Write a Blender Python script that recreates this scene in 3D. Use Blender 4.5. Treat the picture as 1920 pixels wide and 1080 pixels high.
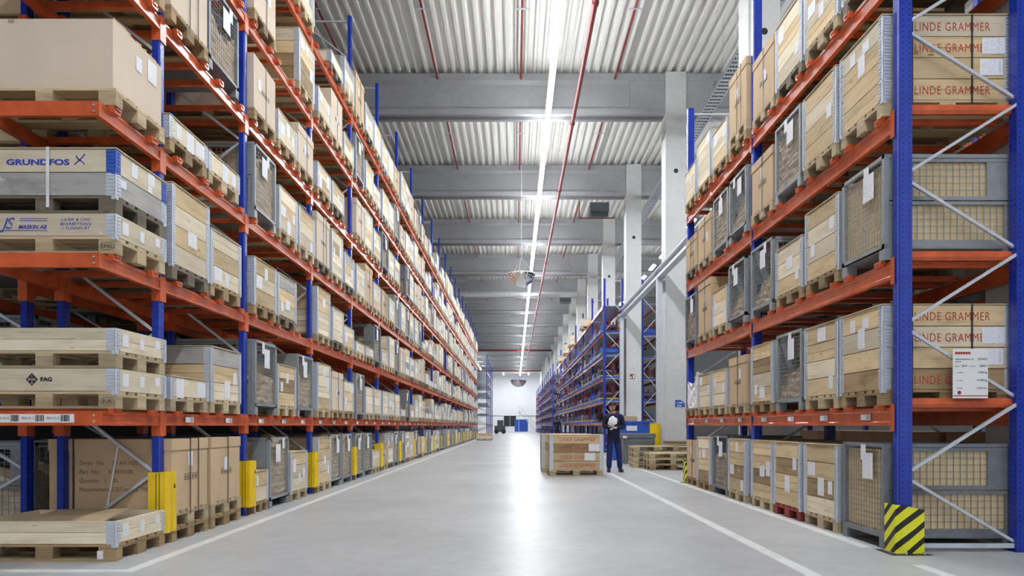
import bpy, math, random
from mathutils import Vector, Matrix
for o in list(bpy.data.objects): bpy.data.objects.remove(o)
S = bpy.context.scene
COL = S.collection
R = random.Random(7)
H = 1.135                                   # eye height

# ------------------------------------------------------------ camera, world, exposure
cam_d = bpy.data.cameras.new('camera'); cam = bpy.data.objects.new('camera', cam_d); COL.objects.link(cam)
cam.location = (0, 0, H); cam.rotation_euler = (math.pi/2, 0, 0)
cam_d.lens = 24; cam_d.sensor_width = 36; cam_d.shift_x = -0.0026; cam_d.shift_y = 0.1344
cam_d.clip_start = .1; cam_d.clip_end = 400
S.camera = cam
S.view_settings.view_transform = 'Standard'; S.view_settings.look = 'None'
S.view_settings.exposure = 1.4; S.view_settings.gamma = 1; S.view_settings.use_curve_mapping = False
W = bpy.data.worlds.new('hall_light'); S.world = W; W.use_nodes = True
W.node_tree.nodes['Background'].inputs[0].default_value = (.93, .95, 1, 1)
W.node_tree.nodes['Background'].inputs[1].default_value = .42
LIGHT = 40.0                                # emission of the ceiling luminaires
def area(name, loc, rot, sx, sy, power, col=(1, 1, 1)):
    d = bpy.data.lights.new(name, 'AREA'); d.shape = 'RECTANGLE'; d.size = sx; d.size_y = sy; d.energy = power; d.color = col
    o = bpy.data.objects.new(name, d); COL.objects.link(o); o.location = loc; o.rotation_euler = rot; return o

# ------------------------------------------------------------ materials
def srgb(r, g, b):
    f = lambda c: c/12.92 if c <= .04045 else ((c+.055)/1.055)**2.4
    return (f(r/255), f(g/255), f(b/255), 1)
class NT:
    def __init__(s, name):
        s.m = bpy.data.materials.new(name); s.m.use_nodes = True; s.t = s.m.node_tree; s.b = s.t.nodes['Principled BSDF']
    def n(s, kind, **kw):
        nd = s.t.nodes.new(kind)
        for k, v in kw.items():
            if k.startswith('i_'): nd.inputs[k[2:].replace('_', ' ')].default_value = v
            else: setattr(nd, k, v)
        return nd
    def l(s, a, b): s.t.links.new(a, b)
    def val(s, x, sock):
        if hasattr(x, 'links'): s.l(x, sock)
        else: sock.default_value = x
    def math(s, op, a, b=0.0, c=None):
        nd = s.n('ShaderNodeMath', operation=op); s.val(a, nd.inputs[0]); s.val(b, nd.inputs[1])
        if c is not None: s.val(c, nd.inputs[2])
        return nd.outputs[0]
    def mix(s, fac, a, b, mode='MIX'):
        nd = s.n('ShaderNodeMix', data_type='RGBA', blend_type=mode)
        s.val(fac, nd.inputs['Factor']); s.val(a, nd.inputs['A']); s.val(b, nd.inputs['B']); return nd.outputs['Result']
    def ramp(s, x, stops):
        nd = s.n('ShaderNodeValToRGB'); e = nd.color_ramp.elements
        while len(e) < len(stops): e.new(.5)
        for k, (p, c) in enumerate(stops): e[k].position = p; e[k].color = c if len(c) == 4 else (*c, 1)
        s.l(x, nd.inputs[0]); return nd.outputs[0]
    def uv(s): return s.n('ShaderNodeUVMap', uv_map='UVMap').outputs[0]
    def mapped(s, vec, sc, loc=(0, 0, 0)):
        nd = s.n('ShaderNodeMapping'); nd.inputs['Scale'].default_value = sc; nd.inputs['Location'].default_value = loc
        s.l(vec, nd.inputs[0]); return nd.outputs[0]
    def noise(s, vec, scale, detail=3, rough=.55):
        nd = s.n('ShaderNodeTexNoise'); nd.inputs['Scale'].default_value = scale; nd.inputs['Detail'].default_value = detail
        nd.inputs['Roughness'].default_value = rough; s.l(vec, nd.inputs['Vector']); return nd.outputs['Fac']
    def bump(s, h, strength=.2, dist=.01):
        nd = s.n('ShaderNodeBump'); nd.inputs['Strength'].default_value = strength; nd.inputs['Distance'].default_value = dist
        s.l(h, nd.inputs['Height']); s.l(nd.outputs[0], s.b.inputs['Normal'])
    def out(s, col=None, rough=None, metal=None):
        if col is not None: s.val(col, s.b.inputs['Base Color'])
        if rough is not None: s.val(rough, s.b.inputs['Roughness'])
        if metal is not None: s.val(metal, s.b.inputs['Metallic'])
        return s.m

def wood(name, base, dark, stain, knots=.5, stainy=.4):
    n = NT(name); uv = n.uv()
    off = n.n('ShaderNodeObjectInfo').outputs['Random']
    add = n.n('ShaderNodeVectorMath', operation='ADD'); n.l(uv, add.inputs[0])
    cmb = n.n('ShaderNodeCombineXYZ'); n.l(n.math('MULTIPLY', off, 37.0), cmb.inputs[0]); n.l(n.math('MULTIPLY', off, 11.0), cmb.inputs[1])
    n.l(cmb.outputs[0], add.inputs[1]); v = add.outputs[0]
    grain = n.noise(n.mapped(v, (2.2, 55, 1)), 1.6, 4, .65)
    g2 = n.noise(n.mapped(v, (1.2, 9, 1)), 1.5, 2)
    f = n.math('ADD', n.math('MULTIPLY', grain, .5), n.math('MULTIPLY', g2, .5))
    c = n.ramp(f, [(.34, dark), (.50, base), (.72, tuple(min(1, x*1.12) for x in base[:3]))])
    tone = n.n('ShaderNodeUVMap', uv_map='tone').outputs[0]
    sx = n.n('ShaderNodeSeparateXYZ'); n.l(tone, sx.inputs[0])
    tn = n.math('ADD', n.math('MULTIPLY_ADD', sx.outputs[0], .38, .66), n.math('MULTIPLY', off, .24))
    tc = n.n('ShaderNodeCombineXYZ'); 
    for k in range(3): n.l(tn, tc.inputs[k])
    c = n.mix(1.0, c, tc.outputs[0], 'MULTIPLY')
    vo = n.n('ShaderNodeTexVoronoi'); vo.inputs['Scale'].default_value = 1; n.l(n.mapped(v, (2.6, 8.5, 1)), vo.inputs['Vector'])
    kn = n.math('LESS_THAN', vo.outputs['Distance'], .085)
    c = n.mix(n.math('MULTIPLY', kn, knots), c, stain)
    st = n.noise(v, 3.1, 4, .6)
    stf = n.math('MULTIPLY', n.ramp(st, [(.55, (0, 0, 0)), (.75, (1, 1, 1))]), stainy)
    c = n.mix(stf, c, stain)
    pt = n.math('MULTIPLY', n.math('GREATER_THAN', n.noise(n.mapped(v, (5, 9, 1)), 1.0, 3, .6), .70), .6 if knots >= .5 else 0.0)
    c = n.mix(pt, c, (.74, .73, .72, 1))
    n.bump(grain, .15, .004)
    return n.out(c, .75)
def flat(name, col, rough=.5, metal=0., var=.06, scale=8, bump=0):
    n = NT(name); tc = n.n('ShaderNodeTexCoord').outputs['Object']
    f = n.noise(tc, scale, 4)
    a = tuple(max(0, c*(1-var*2)) for c in col[:3])+(1,); b = tuple(min(1, c*(1+var)) for c in col[:3])+(1,)
    if bump: n.bump(n.noise(tc, scale*6, 3), bump, .01)
    return n.out(n.ramp(f, [(.3, a), (.65, b)]), rough, metal)

M = {}
M['pale'] = wood('pale_pine', (.78, .69, .52, 1), (.62, .52, .35, 1), (.34, .25, .15, 1), .55, .28)
M['pine'] = wood('yellow_pine', (.64, .49, .29, 1), (.44, .31, .16, 1), (.17, .10, .045, 1), .75, .28)
M['brown'] = wood('aged_pine', (.36, .25, .13, 1), (.20, .13, .06, 1), (.07, .045, .025, 1), .6, .5)
M['grey'] = wood('weathered_pine', (.37, .36, .35, 1), (.24, .23, .22, 1), (.12, .11, .09, 1), .5, .4)
M['dark'] = wood('dark_damp_wood', (.17, .14, .10, 1), (.09, .075, .05, 1), (.03, .03, .02, 1), .4, .5)
M['palw'] = wood('pallet_wood', (.50, .40, .25, 1), (.32, .24, .15, 1), (.14, .09, .05, 1), .4, .3)
M['redw'] = wood('red_painted_wood', (.26, .035, .03, 1), (.16, .02, .02, 1), (.06, .02, .02, 1), .3, .4)
M['ply'] = flat('plywood', (.55, .45, .29), .7, 0, .1, 4)
M['galv'] = flat('galvanised_steel', (.58, .62, .68), .42, .2, .04, 14)
M['cage'] = flat('grey_cage_steel', (.29, .315, .33), .5, .2, .06, 9)
M['cageD'] = flat('dark_cage_steel', (.19, .205, .23), .5, .2, .08, 9)
M['bluep'] = flat('blue_painted_hinge', (.035, .11, .48), .45, .1, .1, 10)
M['card'] = flat('brown_cardboard', (.56, .41, .255), .8, 0, .06, 3)
M['cardP'] = flat('pale_cardboard', (.66, .55, .44), .8, 0, .03, 2)
M['cardD'] = flat('dull_cardboard', (.40, .30, .19), .85, 0, .08, 4)
M['liner'] = flat('yellow_board', (.66, .53, .32), .8, 0, .05, 4)
M['strapK'] = flat('black_strap', (.03, .03, .035), .4)
M['strapW'] = flat('white_strap', (.75, .75, .76), .4)
M['red'] = flat('red_orange_steel', (.60, .112, .038), .24, 0, .12, 6)
M['orange'] = M['red']
M['yellow'] = flat('yellow_plastic', (.86, .58, .01), .4, 0, .06, 5)
M['black'] = flat('black_rubber', (.02, .02, .022), .5)
M['white'] = flat('white_paint', (.80, .81, .82), .5, 0, .02, 3)
M['bluebin'] = flat('blue_plastic', (.02, .10, .50), .4, 0, .08, 3)
M['greybin'] = flat('grey_plastic', (.15, .165, .175), .5, 0, .08, 3)
M['redink'] = flat('red_ink', (.50, .055, .035), .8, 0, .25, 30)
M['blueink'] = flat('blue_ink', (.03, .05, .40), .7, 0, .15, 30)
M['blackink'] = flat('black_ink', (.025, .025, .03), .8, 0, .2, 30)
M['fadedink'] = flat('faded_ink', (.20, .14, .09), .8, 0, .2, 20)
M['redpipe'] = flat('red_pipe_paint', (.22, .024, .026), .4, 0, .08, 4)
M['alu'] = flat('brushed_metal', (.62, .64, .66), .3, .6, .06, 6)
M['dgrey'] = flat('dark_grey_metal', (.10, .11, .13), .45, .2, .1, 5)
M['skin'] = flat('skin', (.52, .29, .20), .55, 0, .05, 20)
M['sweater'] = flat('navy_fabric', (.014, .012, .05), .85, 0, .2, 20, .2)
M['trouser'] = flat('blue_workwear', (.012, .022, .13), .8, 0, .2, 14, .2)
M['shoe'] = flat('black_leather', (.03, .03, .03), .5)
M['cloth'] = flat('white_cloth', (.82, .83, .86), .8, 0, .03, 10)
M['plastic'] = flat('clear_wrap', (.55, .57, .62), .15, 0, .2, 12)
# kraft paper with folds
n = NT('kraft_paper'); tc = n.n('ShaderNodeTexCoord').outputs['Object']
w = n.n('ShaderNodeTexWave', wave_type='BANDS', bands_direction='Z'); w.inputs['Scale'].default_value = 4; w.inputs['Distortion'].default_value = 3; w.inputs['Detail'].default_value = 0
n.l(tc, w.inputs['Vector']); n.bump(w.outputs['Fac'], .35, .03)
M['kraft'] = n.out(n.ramp(n.noise(tc, 5), [(.3, (.52, .41, .28)), (.7, (.68, .56, .41))]), .8)
# blue perforated upright paint: small slots along the profile
n = NT('blue_rack_paint'); uv = n.uv(); sx = n.n('ShaderNodeSeparateXYZ'); n.l(uv, sx.inputs[0])
fz = n.math('FRACT', n.math('MULTIPLY', sx.outputs[0], 20.0)); fy = n.math('ABSOLUTE', n.math('SUBTRACT', n.math('FRACT', n.math('MULTIPLY', sx.outputs[1], 1.0)), .5))
slot = n.math('MULTIPLY', n.math('LESS_THAN', n.math('ABSOLUTE', n.math('SUBTRACT', fz, .5)), .17), n.math('LESS_THAN', n.math('ABSOLUTE', n.math('SUBTRACT', fy, .27)), .045))
tcx = n.n('ShaderNodeTexCoord').outputs['Object']
base = n.ramp(n.noise(tcx, 5), [(.3, (.009, .030, .32)), (.7, (.015, .050, .43))])
M['blue'] = n.out(n.mix(slot, base, (.004, .008, .05, 1)), .26)
M['bluef'] = flat('blue_far_paint', (.010, .03, .32), .35, 0, .1, 5)
# printed paper label (object-fixed printed marks)
def paper(name, bar):
    n = NT(name); uv = n.uv(); sx = n.n('ShaderNodeSeparateXYZ'); n.l(uv, sx.inputs[0]); U, V = sx.outputs[0], sx.outputs[1]
    oi = n.n('ShaderNodeObjectInfo').outputs['Random']
    row = n.math('LESS_THAN', n.math('ABSOLUTE', n.math('SUBTRACT', n.math('FRACT', n.math('MULTIPLY', V, 13.0)), .5)), .22)
    cm = n.n('ShaderNodeCombineXYZ'); n.l(n.math('MULTIPLY', U, 22.0), cm.inputs[0]); n.l(n.math('FLOOR', n.math('MULTIPLY', V, 13.0)), cm.inputs[1]); n.l(n.math('MULTIPLY', oi, 91.0), cm.inputs[2])
    tx = n.math('GREATER_THAN', n.noise(cm.outputs[0], 1.0, 1), .52)
    ins = n.math('LESS_THAN', n.math('ABSOLUTE', n.math('SUBTRACT', U, .45)), .38)
    mk = n.math('MULTIPLY', n.math('MULTIPLY', row, tx), ins)
    if bar:
        bb = n.math('GREATER_THAN', n.noise(n.mapped(uv, (.01, 60, 1)), 1.0, 0), .5)
        ib = n.math('MULTIPLY', n.math('GREATER_THAN', U, .80), n.math('LESS_THAN', n.math('ABSOLUTE', n.math('SUBTRACT', V, .5)), .4))
        ib = n.math('MULTIPLY', ib, n.math('LESS_THAN', U, .93))
        mk = n.math('MAXIMUM', n.math('MULTIPLY', mk, n.math('LESS_THAN', U, .7)), n.math('MULTIPLY', ib, bb))
    c = n.mix(n.math('MULTIPLY', mk, .4), (.80, .81, .86, 1), (.08, .08, .16, 1))
    return n.out(c, .6)
M['paper'] = paper('printed_paper', False); M['paperB'] = paper('barcode_paper', True)
n = NT('barcode_strip'); uv = n.uv(); sx = n.n('ShaderNodeSeparateXYZ'); n.l(uv, sx.inputs[0])
bb = n.math('GREATER_THAN', n.noise(n.mapped(uv, (42, .01, 1)), 1.0, 0), .5)
ib = n.math('MULTIPLY', n.math('GREATER_THAN', sx.outputs[0], .55), n.math('LESS_THAN', n.math('ABSOLUTE', n.math('SUBTRACT', sx.outputs[1], .5)), .4))
M['bars'] = n.out(n.mix(n.math('MULTIPLY', n.math('MULTIPLY', bb, ib), n.math('LESS_THAN', sx.outputs[0], .96)), (.82, .83, .86, 1), (.06, .05, .12, 1)), .5)
# black and yellow hazard plate
n = NT('hazard_stripes'); uv = n.uv(); sx = n.n('ShaderNodeSeparateXYZ'); n.l(uv, sx.inputs[0])
s_ = n.math('FRACT', n.math('MULTIPLY', n.math('SUBTRACT', sx.outputs[1], n.math('MULTIPLY', sx.outputs[0], .95)), 6.6))
M['hazard'] = n.out(n.mix(n.math('LESS_THAN', s_, .42), (.80, .80, .03, 1), (.02, .02, .02, 1)), .5)
# concrete
def concrete(name, a, b, rough, sc=.6):
    n = NT(name); tc = n.n('ShaderNodeTexCoord').outputs['Object']
    f = n.math('ADD', n.math('MULTIPLY', n.noise(tc, sc, 5, .6), .7), n.math('MULTIPLY', n.noise(tc, sc*14, 3), .3))
    n.bump(n.noise(tc, 30, 3), .08, .004)
    return n.out(n.ramp(f, [(.32, a), (.66, b)]), rough)
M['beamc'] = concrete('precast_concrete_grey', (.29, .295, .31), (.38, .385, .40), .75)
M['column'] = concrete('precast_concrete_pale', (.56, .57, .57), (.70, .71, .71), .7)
n = NT('polished_floor'); tc = n.n('ShaderNodeTexCoord').outputs['Object']
f1 = n.noise(tc, .45, 5, .6); f2 = n.noise(tc, 5, 4, .6)
c = n.ramp(n.math('ADD', n.math('MULTIPLY', f1, .7), n.math('MULTIPLY', f2, .3)), [(.36, (.34, .35, .365)), (.62, (.47, .48, .495))])
M['floor'] = n.out(c, (.37))
n.b.inputs['Specular IOR Level'].default_value = .30
M['deck'] = flat('ceiling_sheet_steel', (.80, .80, .77), .45, .1, .03, .5)
M['wallw'] = flat('white_wall_panel', (.78, .80, .82), .6, 0, .02, .4)
M['walld'] = flat('shade_dark_wall', (.06, .06, .063), .8, 0, .05, .4)  # side wall colour kept dark to stand for unlit depth behind the racks
M['linep'] = flat('white_floor_paint', (.72, .73, .74), .35, 0, .06, 5)
n = NT('luminaire'); n.b.inputs['Emission Color'].default_value = (.95, .98, 1, 1); n.b.inputs['Emission Strength'].default_value = LIGHT; M['light'] = n.out((1, 1, 1, 1), .5)
n = NT('mirror'); M['mirror'] = n.out((.9, .9, .9, 1), .04, 1.0)

# ------------------------------------------------------------ mesh builder
class MB:
    def __init__(s): s.v = []; s.f = []; s.uv = []; s.tn = []; s.mi = []; s.sm = []
    def face(s, pts, uvs=None, m=0, r=.5, smooth=False):
        b = len(s.v); s.v += [tuple(p) for p in pts]; s.f.append(tuple(range(b, b+len(pts))))
        s.uv += uvs if uvs else [(0, 0)]*len(pts); s.tn += [(r, 0)]*len(pts); s.mi.append(m); s.sm.append(smooth)
    def box(s, x0, x1, y0, y1, z0, z1, g=None, m=0, r=None, skip=''):
        if r is None: r = R.random()
        if g is None: g = max((x1-x0, 0), (y1-y0, 1), (z1-z0, 2))[1]
        else: g = 'xyz'.index(g)
        P = [(x0, y0, z0), (x1, y0, z0), (x1, y1, z0), (x0, y1, z0), (x0, y0, z1), (x1, y0, z1), (x1, y1, z1), (x0, y1, z1)]
        ou, ov = r*17.3, r*9.1
        for key, idx, ax in (('b', (0, 3, 2, 1), 2), ('t', (4, 5, 6, 7), 2), ('f', (0, 1, 5, 4), 1), ('k', (2, 3, 7, 6), 1), ('r', (1, 2, 6, 5), 0), ('l', (3, 0, 4, 7), 0)):
            if key in skip: continue
            axs = [a for a in (0, 1, 2) if a != ax]
            u, v = (g, [a for a in axs if a != g][0]) if g in axs else (axs[0], axs[1])
            s.face([P[i] for i in idx], [(P[i][u]+ou, P[i][v]+ov) for i in idx], m, r)
        return s
    def obox(s, c, ax, ay, az, m=0, r=.5):                 # oriented box: centre and three half vectors
        c = Vector(c); ax, ay, az = Vector(ax), Vector(ay), Vector(az)
        q = lambda i, j, k: c+ax*i+ay*j+az*k
        for a, b_, d in ((ax, ay, az), (ay, az, ax), (az, ax, ay)):
            for sg in (1, -1):
                o = c+d*sg; pts = [o-a-b_, o+a-b_, o+a+b_, o-a+b_]
                if sg < 0: pts.reverse()
                L1, L2 = a.length*2, b_.length*2
                s.face(pts, [(0, 0), (L1, 0), (L1, L2), (0, L2)], m, r)
        return s
    def bar(s, p, q, w, h=None, m=0, up=(0, 0, 1)):
        h = h or w; p, q = Vector(p), Vector(q); d = q-p; L = d.length
        if L < 1e-6: return s
        d = d/L; u = Vector(up)
        if abs(d.dot(u)) > .98: u = Vector((1, 0, 0))
        a = d.cross(u).normalized(); b = a.cross(d)
        return s.obox((p+q)/2, a*w/2, b*h/2, d*L/2, m)
    def tube(s, p, q, r0, r1=None, n=8, m=0, caps=True):
        r1 = r0 if r1 is None else r1; p, q = Vector(p), Vector(q); d = (q-p).normalized(); u = Vector((0, 0, 1))
        if abs(d.dot(u)) > .98: u = Vector((1, 0, 0))
        a = d.cross(u).normalized(); b = a.cross(d)
        c0 = [p+(a*math.cos(t)+b*math.sin(t))*r0 for t in [2*math.pi*k/n for k in range(n)]]
        c1 = [q+(a*math.cos(t)+b*math.sin(t))*r1 for t in [2*math.pi*k/n for k in range(n)]]
        for k in range(n):
            j = (k+1) % n; s.face([c0[k], c1[k], c1[j], c0[j]], None, m, .5, n > 6)
        if caps: s.face(c0, None, m); s.face(c1[::-1], None, m)
        return s
    def path(s, pts, r, n=6, m=0):
        for a, b in zip(pts, pts[1:]): s.tube(a, b, r, n=n, m=m)
        return s
    def prism(s, prof, axis, a0, a1, m=0, r=.5, caps=True):   # closed 2-D profile swept along an axis
        def P(t, u, v): return (t, u, v) if axis == 'x' else (u, t, v) if axis == 'y' else (u, v, t)
        k = len(prof); per = 0
        for i in range(k):
            p, q = prof[i], prof[(i+1) % k]; L = math.hypot(q[0]-p[0], q[1]-p[1])
            s.face([P(a0, *p), P(a0, *q), P(a1, *q), P(a1, *p)], [(a0, per), (a0, per+L), (a1, per+L), (a1, per)], m, r); per += L
        if caps:
            s.face([P(a0, *p) for p in prof][::-1], None, m, r); s.face([P(a1, *p) for p in prof], None, m, r)
        return s
    def add(s, o, loc=(0, 0, 0), rz=0, moff=0):
        b = len(s.v); c, n_ = math.cos(rz), math.sin(rz)
        s.v += [(x*c-y*n_+loc[0], x*n_+y*c+loc[1], z+loc[2]) for x, y, z in o.v]
        s.f += [tuple(i+b for i in f) for f in o.f]; s.uv += o.uv; s.tn += o.tn; s.mi += [i+moff for i in o.mi]; s.sm += o.sm
        return s
    def mesh(s, name, mats):
        me = bpy.data.meshes.new(name); me.from_pydata(s.v, [], s.f)
        u = me.uv_layers.new(name='UVMap'); u.data.foreach_set('uv', [c for p in s.uv for c in p])
        t = me.uv_layers.new(name='tone'); t.data.foreach_set('uv', [c for p in s.tn for c in p])
        for m in (mats if isinstance(mats, (list, tuple)) else [mats]): me.materials.append(M[m] if isinstance(m, str) else m)
        me.polygons.foreach_set('material_index', s.mi); me.polygons.foreach_set('use_smooth', s.sm); me.update()
        return me
def weld(me):
    import bmesh
    b = bmesh.new(); b.from_mesh(me); bmesh.ops.remove_doubles(b, verts=b.verts, dist=1e-5); bmesh.ops.recalc_face_normals(b, faces=b.faces); b.to_mesh(me); b.free(); return me

def obj(name, data, parent=None, loc=(0, 0, 0), rz=0, label=None, cat=None, group=None, kind=None, rot=None):
    o = bpy.data.objects.new(name, data); COL.objects.link(o); o.location = loc
    o.rotation_euler = rot if rot else (0, 0, rz)
    if parent is not None: o.parent = parent
    if label: o['label'] = label
    if cat: o['category'] = cat
    if group: o['group'] = group
    if kind: o['kind'] = kind
    return o
def struct(name, mb, mats, **k): return obj(name, mb.mesh(name, mats), kind='structure', **k)
def text_mesh(txt, size, sx=1.0, bold=0.0, shear=0.0, align='LEFT', sp=1.0):
    c = bpy.data.curves.new('lettering', 'FONT'); c.body = txt; c.size = size; c.extrude = .0006; c.offset = bold; c.shear = shear
    c.align_x = align; c.space_character = sp; c.resolution_u = 3; c.fill_mode = 'BOTH'
    o = bpy.data.objects.new('t', c); COL.objects.link(o); dg = bpy.context.evaluated_depsgraph_get()
    me = bpy.data.meshes.new_from_object(o.evaluated_get(dg)); bpy.data.objects.remove(o)
    if sx != 1: me.transform(Matrix.Diagonal((sx, 1, 1, 1)))
    return me
def text(txt, size, parent, loc, mat, face='-y', name='lettering', **k):
    me = text_mesh(txt, size, **k); me.materials.clear(); me.materials.append(M[mat])
    rot = {'-y': (math.pi/2, 0, 0), '+x': (math.pi/2, 0, math.pi/2), '-x': (math.pi/2, 0, -math.pi/2), '+y': (math.pi/2, 0, math.pi)}[face]
    return obj(name, me, parent, loc, rot=rot)
_cache = {}
def cached(key, fn):
    if key not in _cache: _cache[key] = fn()
    return _cache[key]

ORD = ['', 'first', 'second', 'third', 'fourth', 'fifth', 'sixth', 'seventh', 'eighth', 'ninth', 'tenth', 'eleventh', 'twelfth', 'thirteenth', 'fourteenth', 'fifteenth', 'sixteenth', 'seventeenth', 'eighteenth', 'nineteenth', 'twentieth']
def nth(k): return ORD[k] if k <= 20 else ('thirtieth' if k == 30 else 'twenty-'+ORD[k-20])
ORD += [nth(k) for k in range(21, 31)]
# ------------------------------------------------------------ hall shell
Y0, Y1, XL, XR, ZC = -9, 130, -9.5, 14, 12.15
struct('floor', MB().box(XL, XR, Y0, Y1, -.2, 0), 'floor')
mb = MB()
x = XL; p = .28
while x < XR:
    z = ZC
    pts = [(x, z), (x+.07, z), (x+.11, z+.12), (x+.24, z+.12), (x+.28, z)]
    for a, b in zip(pts, pts[1:]):
        mb.face([(a[0], Y0, a[1]), (a[0], Y1, a[1]), (b[0], Y1, b[1]), (b[0], Y0, b[1])])
    x += p
mb.box(XL, XR, Y0, Y1, ZC+.16, ZC+.3)
struct('ceiling', mb, 'deck')
struct('wall_left', MB().box(XL-.2, XL, Y0, Y1, 0, ZC+.2), 'walld')
struct('wall_right', MB().box(XR, XR+.2, Y0, Y1, 0, ZC+.2), 'walld')
struct('wall_back', MB().box(XL, XR, Y1, Y1+.2, 0, ZC+.2), 'wallw')
def beam_mesh(xa, xb, solid):
    b = MB()
    b.box(xa, xb, -.13, .13, .0, 1.27)                 # web
    b.prism([(-.27, 0), (.27, 0), (.27, .17), (.13, .30), (-.13, .30), (-.27, .17)], 'x', xa, xb)
    b.prism([(-.27, 1.05), (-.27, 1.27), (.27, 1.27), (.27, 1.05), (.13, .97), (-.13, .97)], 'x', xa, xb)
    for s0, s1 in solid: b.box(s0, s1, -.25, .25, 0.02, 1.26)
    return b
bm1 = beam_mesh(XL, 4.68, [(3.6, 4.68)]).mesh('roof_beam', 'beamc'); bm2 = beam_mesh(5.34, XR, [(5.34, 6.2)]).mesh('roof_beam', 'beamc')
COLY = [14+7.5*k for k in range(-2, 16)]
cm = MB().box(-.32, .32, -.3, .3, 0, ZC-.02).mesh('column', 'column')
hole = MB().tube((0, -.304, 0), (0, -.28, 0), .07, n=16).mesh('pipe_hole', 'black')
for k, y in enumerate(COLY):
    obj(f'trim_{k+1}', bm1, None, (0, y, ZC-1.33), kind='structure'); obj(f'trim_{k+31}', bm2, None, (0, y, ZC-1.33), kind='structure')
    c = obj('column', cm, None, (5.01, y, 0), kind='structure')
    obj('pipe_hole', hole, c, (.0, 0, 9.05))
# floor markings
def line(x0, x1, y0, y1): return MB().box(x0, x1, y0, y1, 0, .003)
struct('floor_line_1', line(-3.06, -2.96, 5.38, 64), 'linep')
struct('floor_line_2', line(-6, -2.96, 5.28, 5.38), 'linep')
struct('floor_line_3', line(3.22, 3.33, 6.35, 62), 'linep')
struct('floor_line_6', line(3.22, 3.33, 3.5, 5.55), 'linep')
struct('floor_line_4', line(2.20, 2.32, 3, 16.2), 'linep')
struct('floor_line_5', line(2.20, 2.32, 20, 120), 'linep')
struct('floor_line_7', line(-6, -3.9, 5.12, 5.17), 'redpipe')

# luminaires: the continuous line over the aisle, and the lines of the neighbouring aisles
lum = MB().box(-.055, .055, -2.24, 2.24, .04, .11).mesh('housing', 'white')
tub = MB().box(-.075, .075, -2.235, 2.235, .0, .04).mesh('diffuser', 'light')
def luminaires(x, z, ys, label, group):
    for k, y in enumerate(ys):
        o = obj('linear_luminaire', None, None, (x, y, z), label=f'{label}, {nth(k+1)} lamp from the near end', cat='ceiling light', group=group)
        obj('housing', lum, o); obj('diffuser', tub, o)
        for q in (-.5, .5): obj('suspension_wire', cached(('sw', z), lambda: MB().tube((0, 0, .10), (0, 0, ZC+.02-z), .004, n=4).mesh('suspension_wire', 'galv')), o, (0, q, 0))
ZL = H+9.3
luminaires(1.0, ZL, [-6+4.5*k for k in range(30)], 'slim bright line over the wide aisle', 'luminaires of the bright line over the aisle')
luminaires(-5.6, ZL, [96.5, 104, 111.5], 'short lamp line beyond the long rack', 'luminaires beyond the long rack')
luminaires(0, 0, [], '', '')
for x_ in (-6.5, -2, 2.5, 7): luminaires(x_, ZL, [123], f'added fill lamp before end wall, {["outermost", "beside the aisle line", "above the stair", "beyond the columns"][[-6.5, -2, 2.5, 7].index(x_)]}', 'added fill lamps before the end wall')  # fill lamps added to brighten the far end wall
lum_s = MB().box(-.06, .06, -.6, .6, .04, .12).mesh('housing', 'white'); tub_s = MB().box(-.08, .08, -.58, .58, .0, .04).mesh('diffuser', 'light')
lum, tub = lum_s, tub_s
luminaires(7.6, ZL-.6, [10.2+2.75*k for k in range(0, 24)], 'short lamp in the row behind the concrete columns', 'luminaires behind the columns')

# ------------------------------------------------------------ load units
LX, LY, CH = 1.2, .8, .195
def pallet_mb(m=0):
    b = MB()
    for k in range(5):
        w = .145 if k in (0, 2, 4) else .10; yc = -.4+.0725+k*(.8-.145)/4
        b.box(-.6, .6, yc-w/2, yc+w/2, .122, .144, 'x', m)
    for xc in (-.5275, 0, .5275): b.box(xc-.0725, xc+.0725, -.4, .4, .100, .122, 'y', m)
    for xc in (-.5275, 0, .5275):
        for yc in (-.35, 0, .35):
            h = .0725 if yc == 0 else .05
            b.box(xc-.0725, xc+.0725, yc-h, yc+h, .022, .100, 'x', m)
    for yc in (-.35, 0, .35):
        h = .0725 if yc == 0 else .05
        b.box(-.6, .6, yc-h, yc+h, 0, .022, 'x', m)
    return b
def pallet_mesh(m): return cached(('pal', m), lambda: pallet_mb().mesh('pallet', m))
def collar_mb(m=0, split=None):
    b = MB(); t = .02
    if split is None: split = R.random() < .25
    ra = [R.random() for _ in range(4)]
    for i, (z0, z1) in enumerate(((.004, .0955), (.099, .1915)) if split else ((.0045, .1915),)):
        ry = ra[i]
        for s in (-1, 1):
            y = s*(.4-t/2); b.box(-.592, .592, y-t/2, y+t/2, z0, z1, 'x', m, min(1, ry+.1*R.random()))
            x = s*(.6-t/2); b.box(x-t/2, x+t/2, -.378, .378, z0, z1, 'y', m, min(1, ra[i+2]+.1*R.random()))
    return b
def collar_mesh(m, v=0): return cached(('col', m, v), lambda: collar_mb(0, v == 3).mesh('collar', m))
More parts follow.
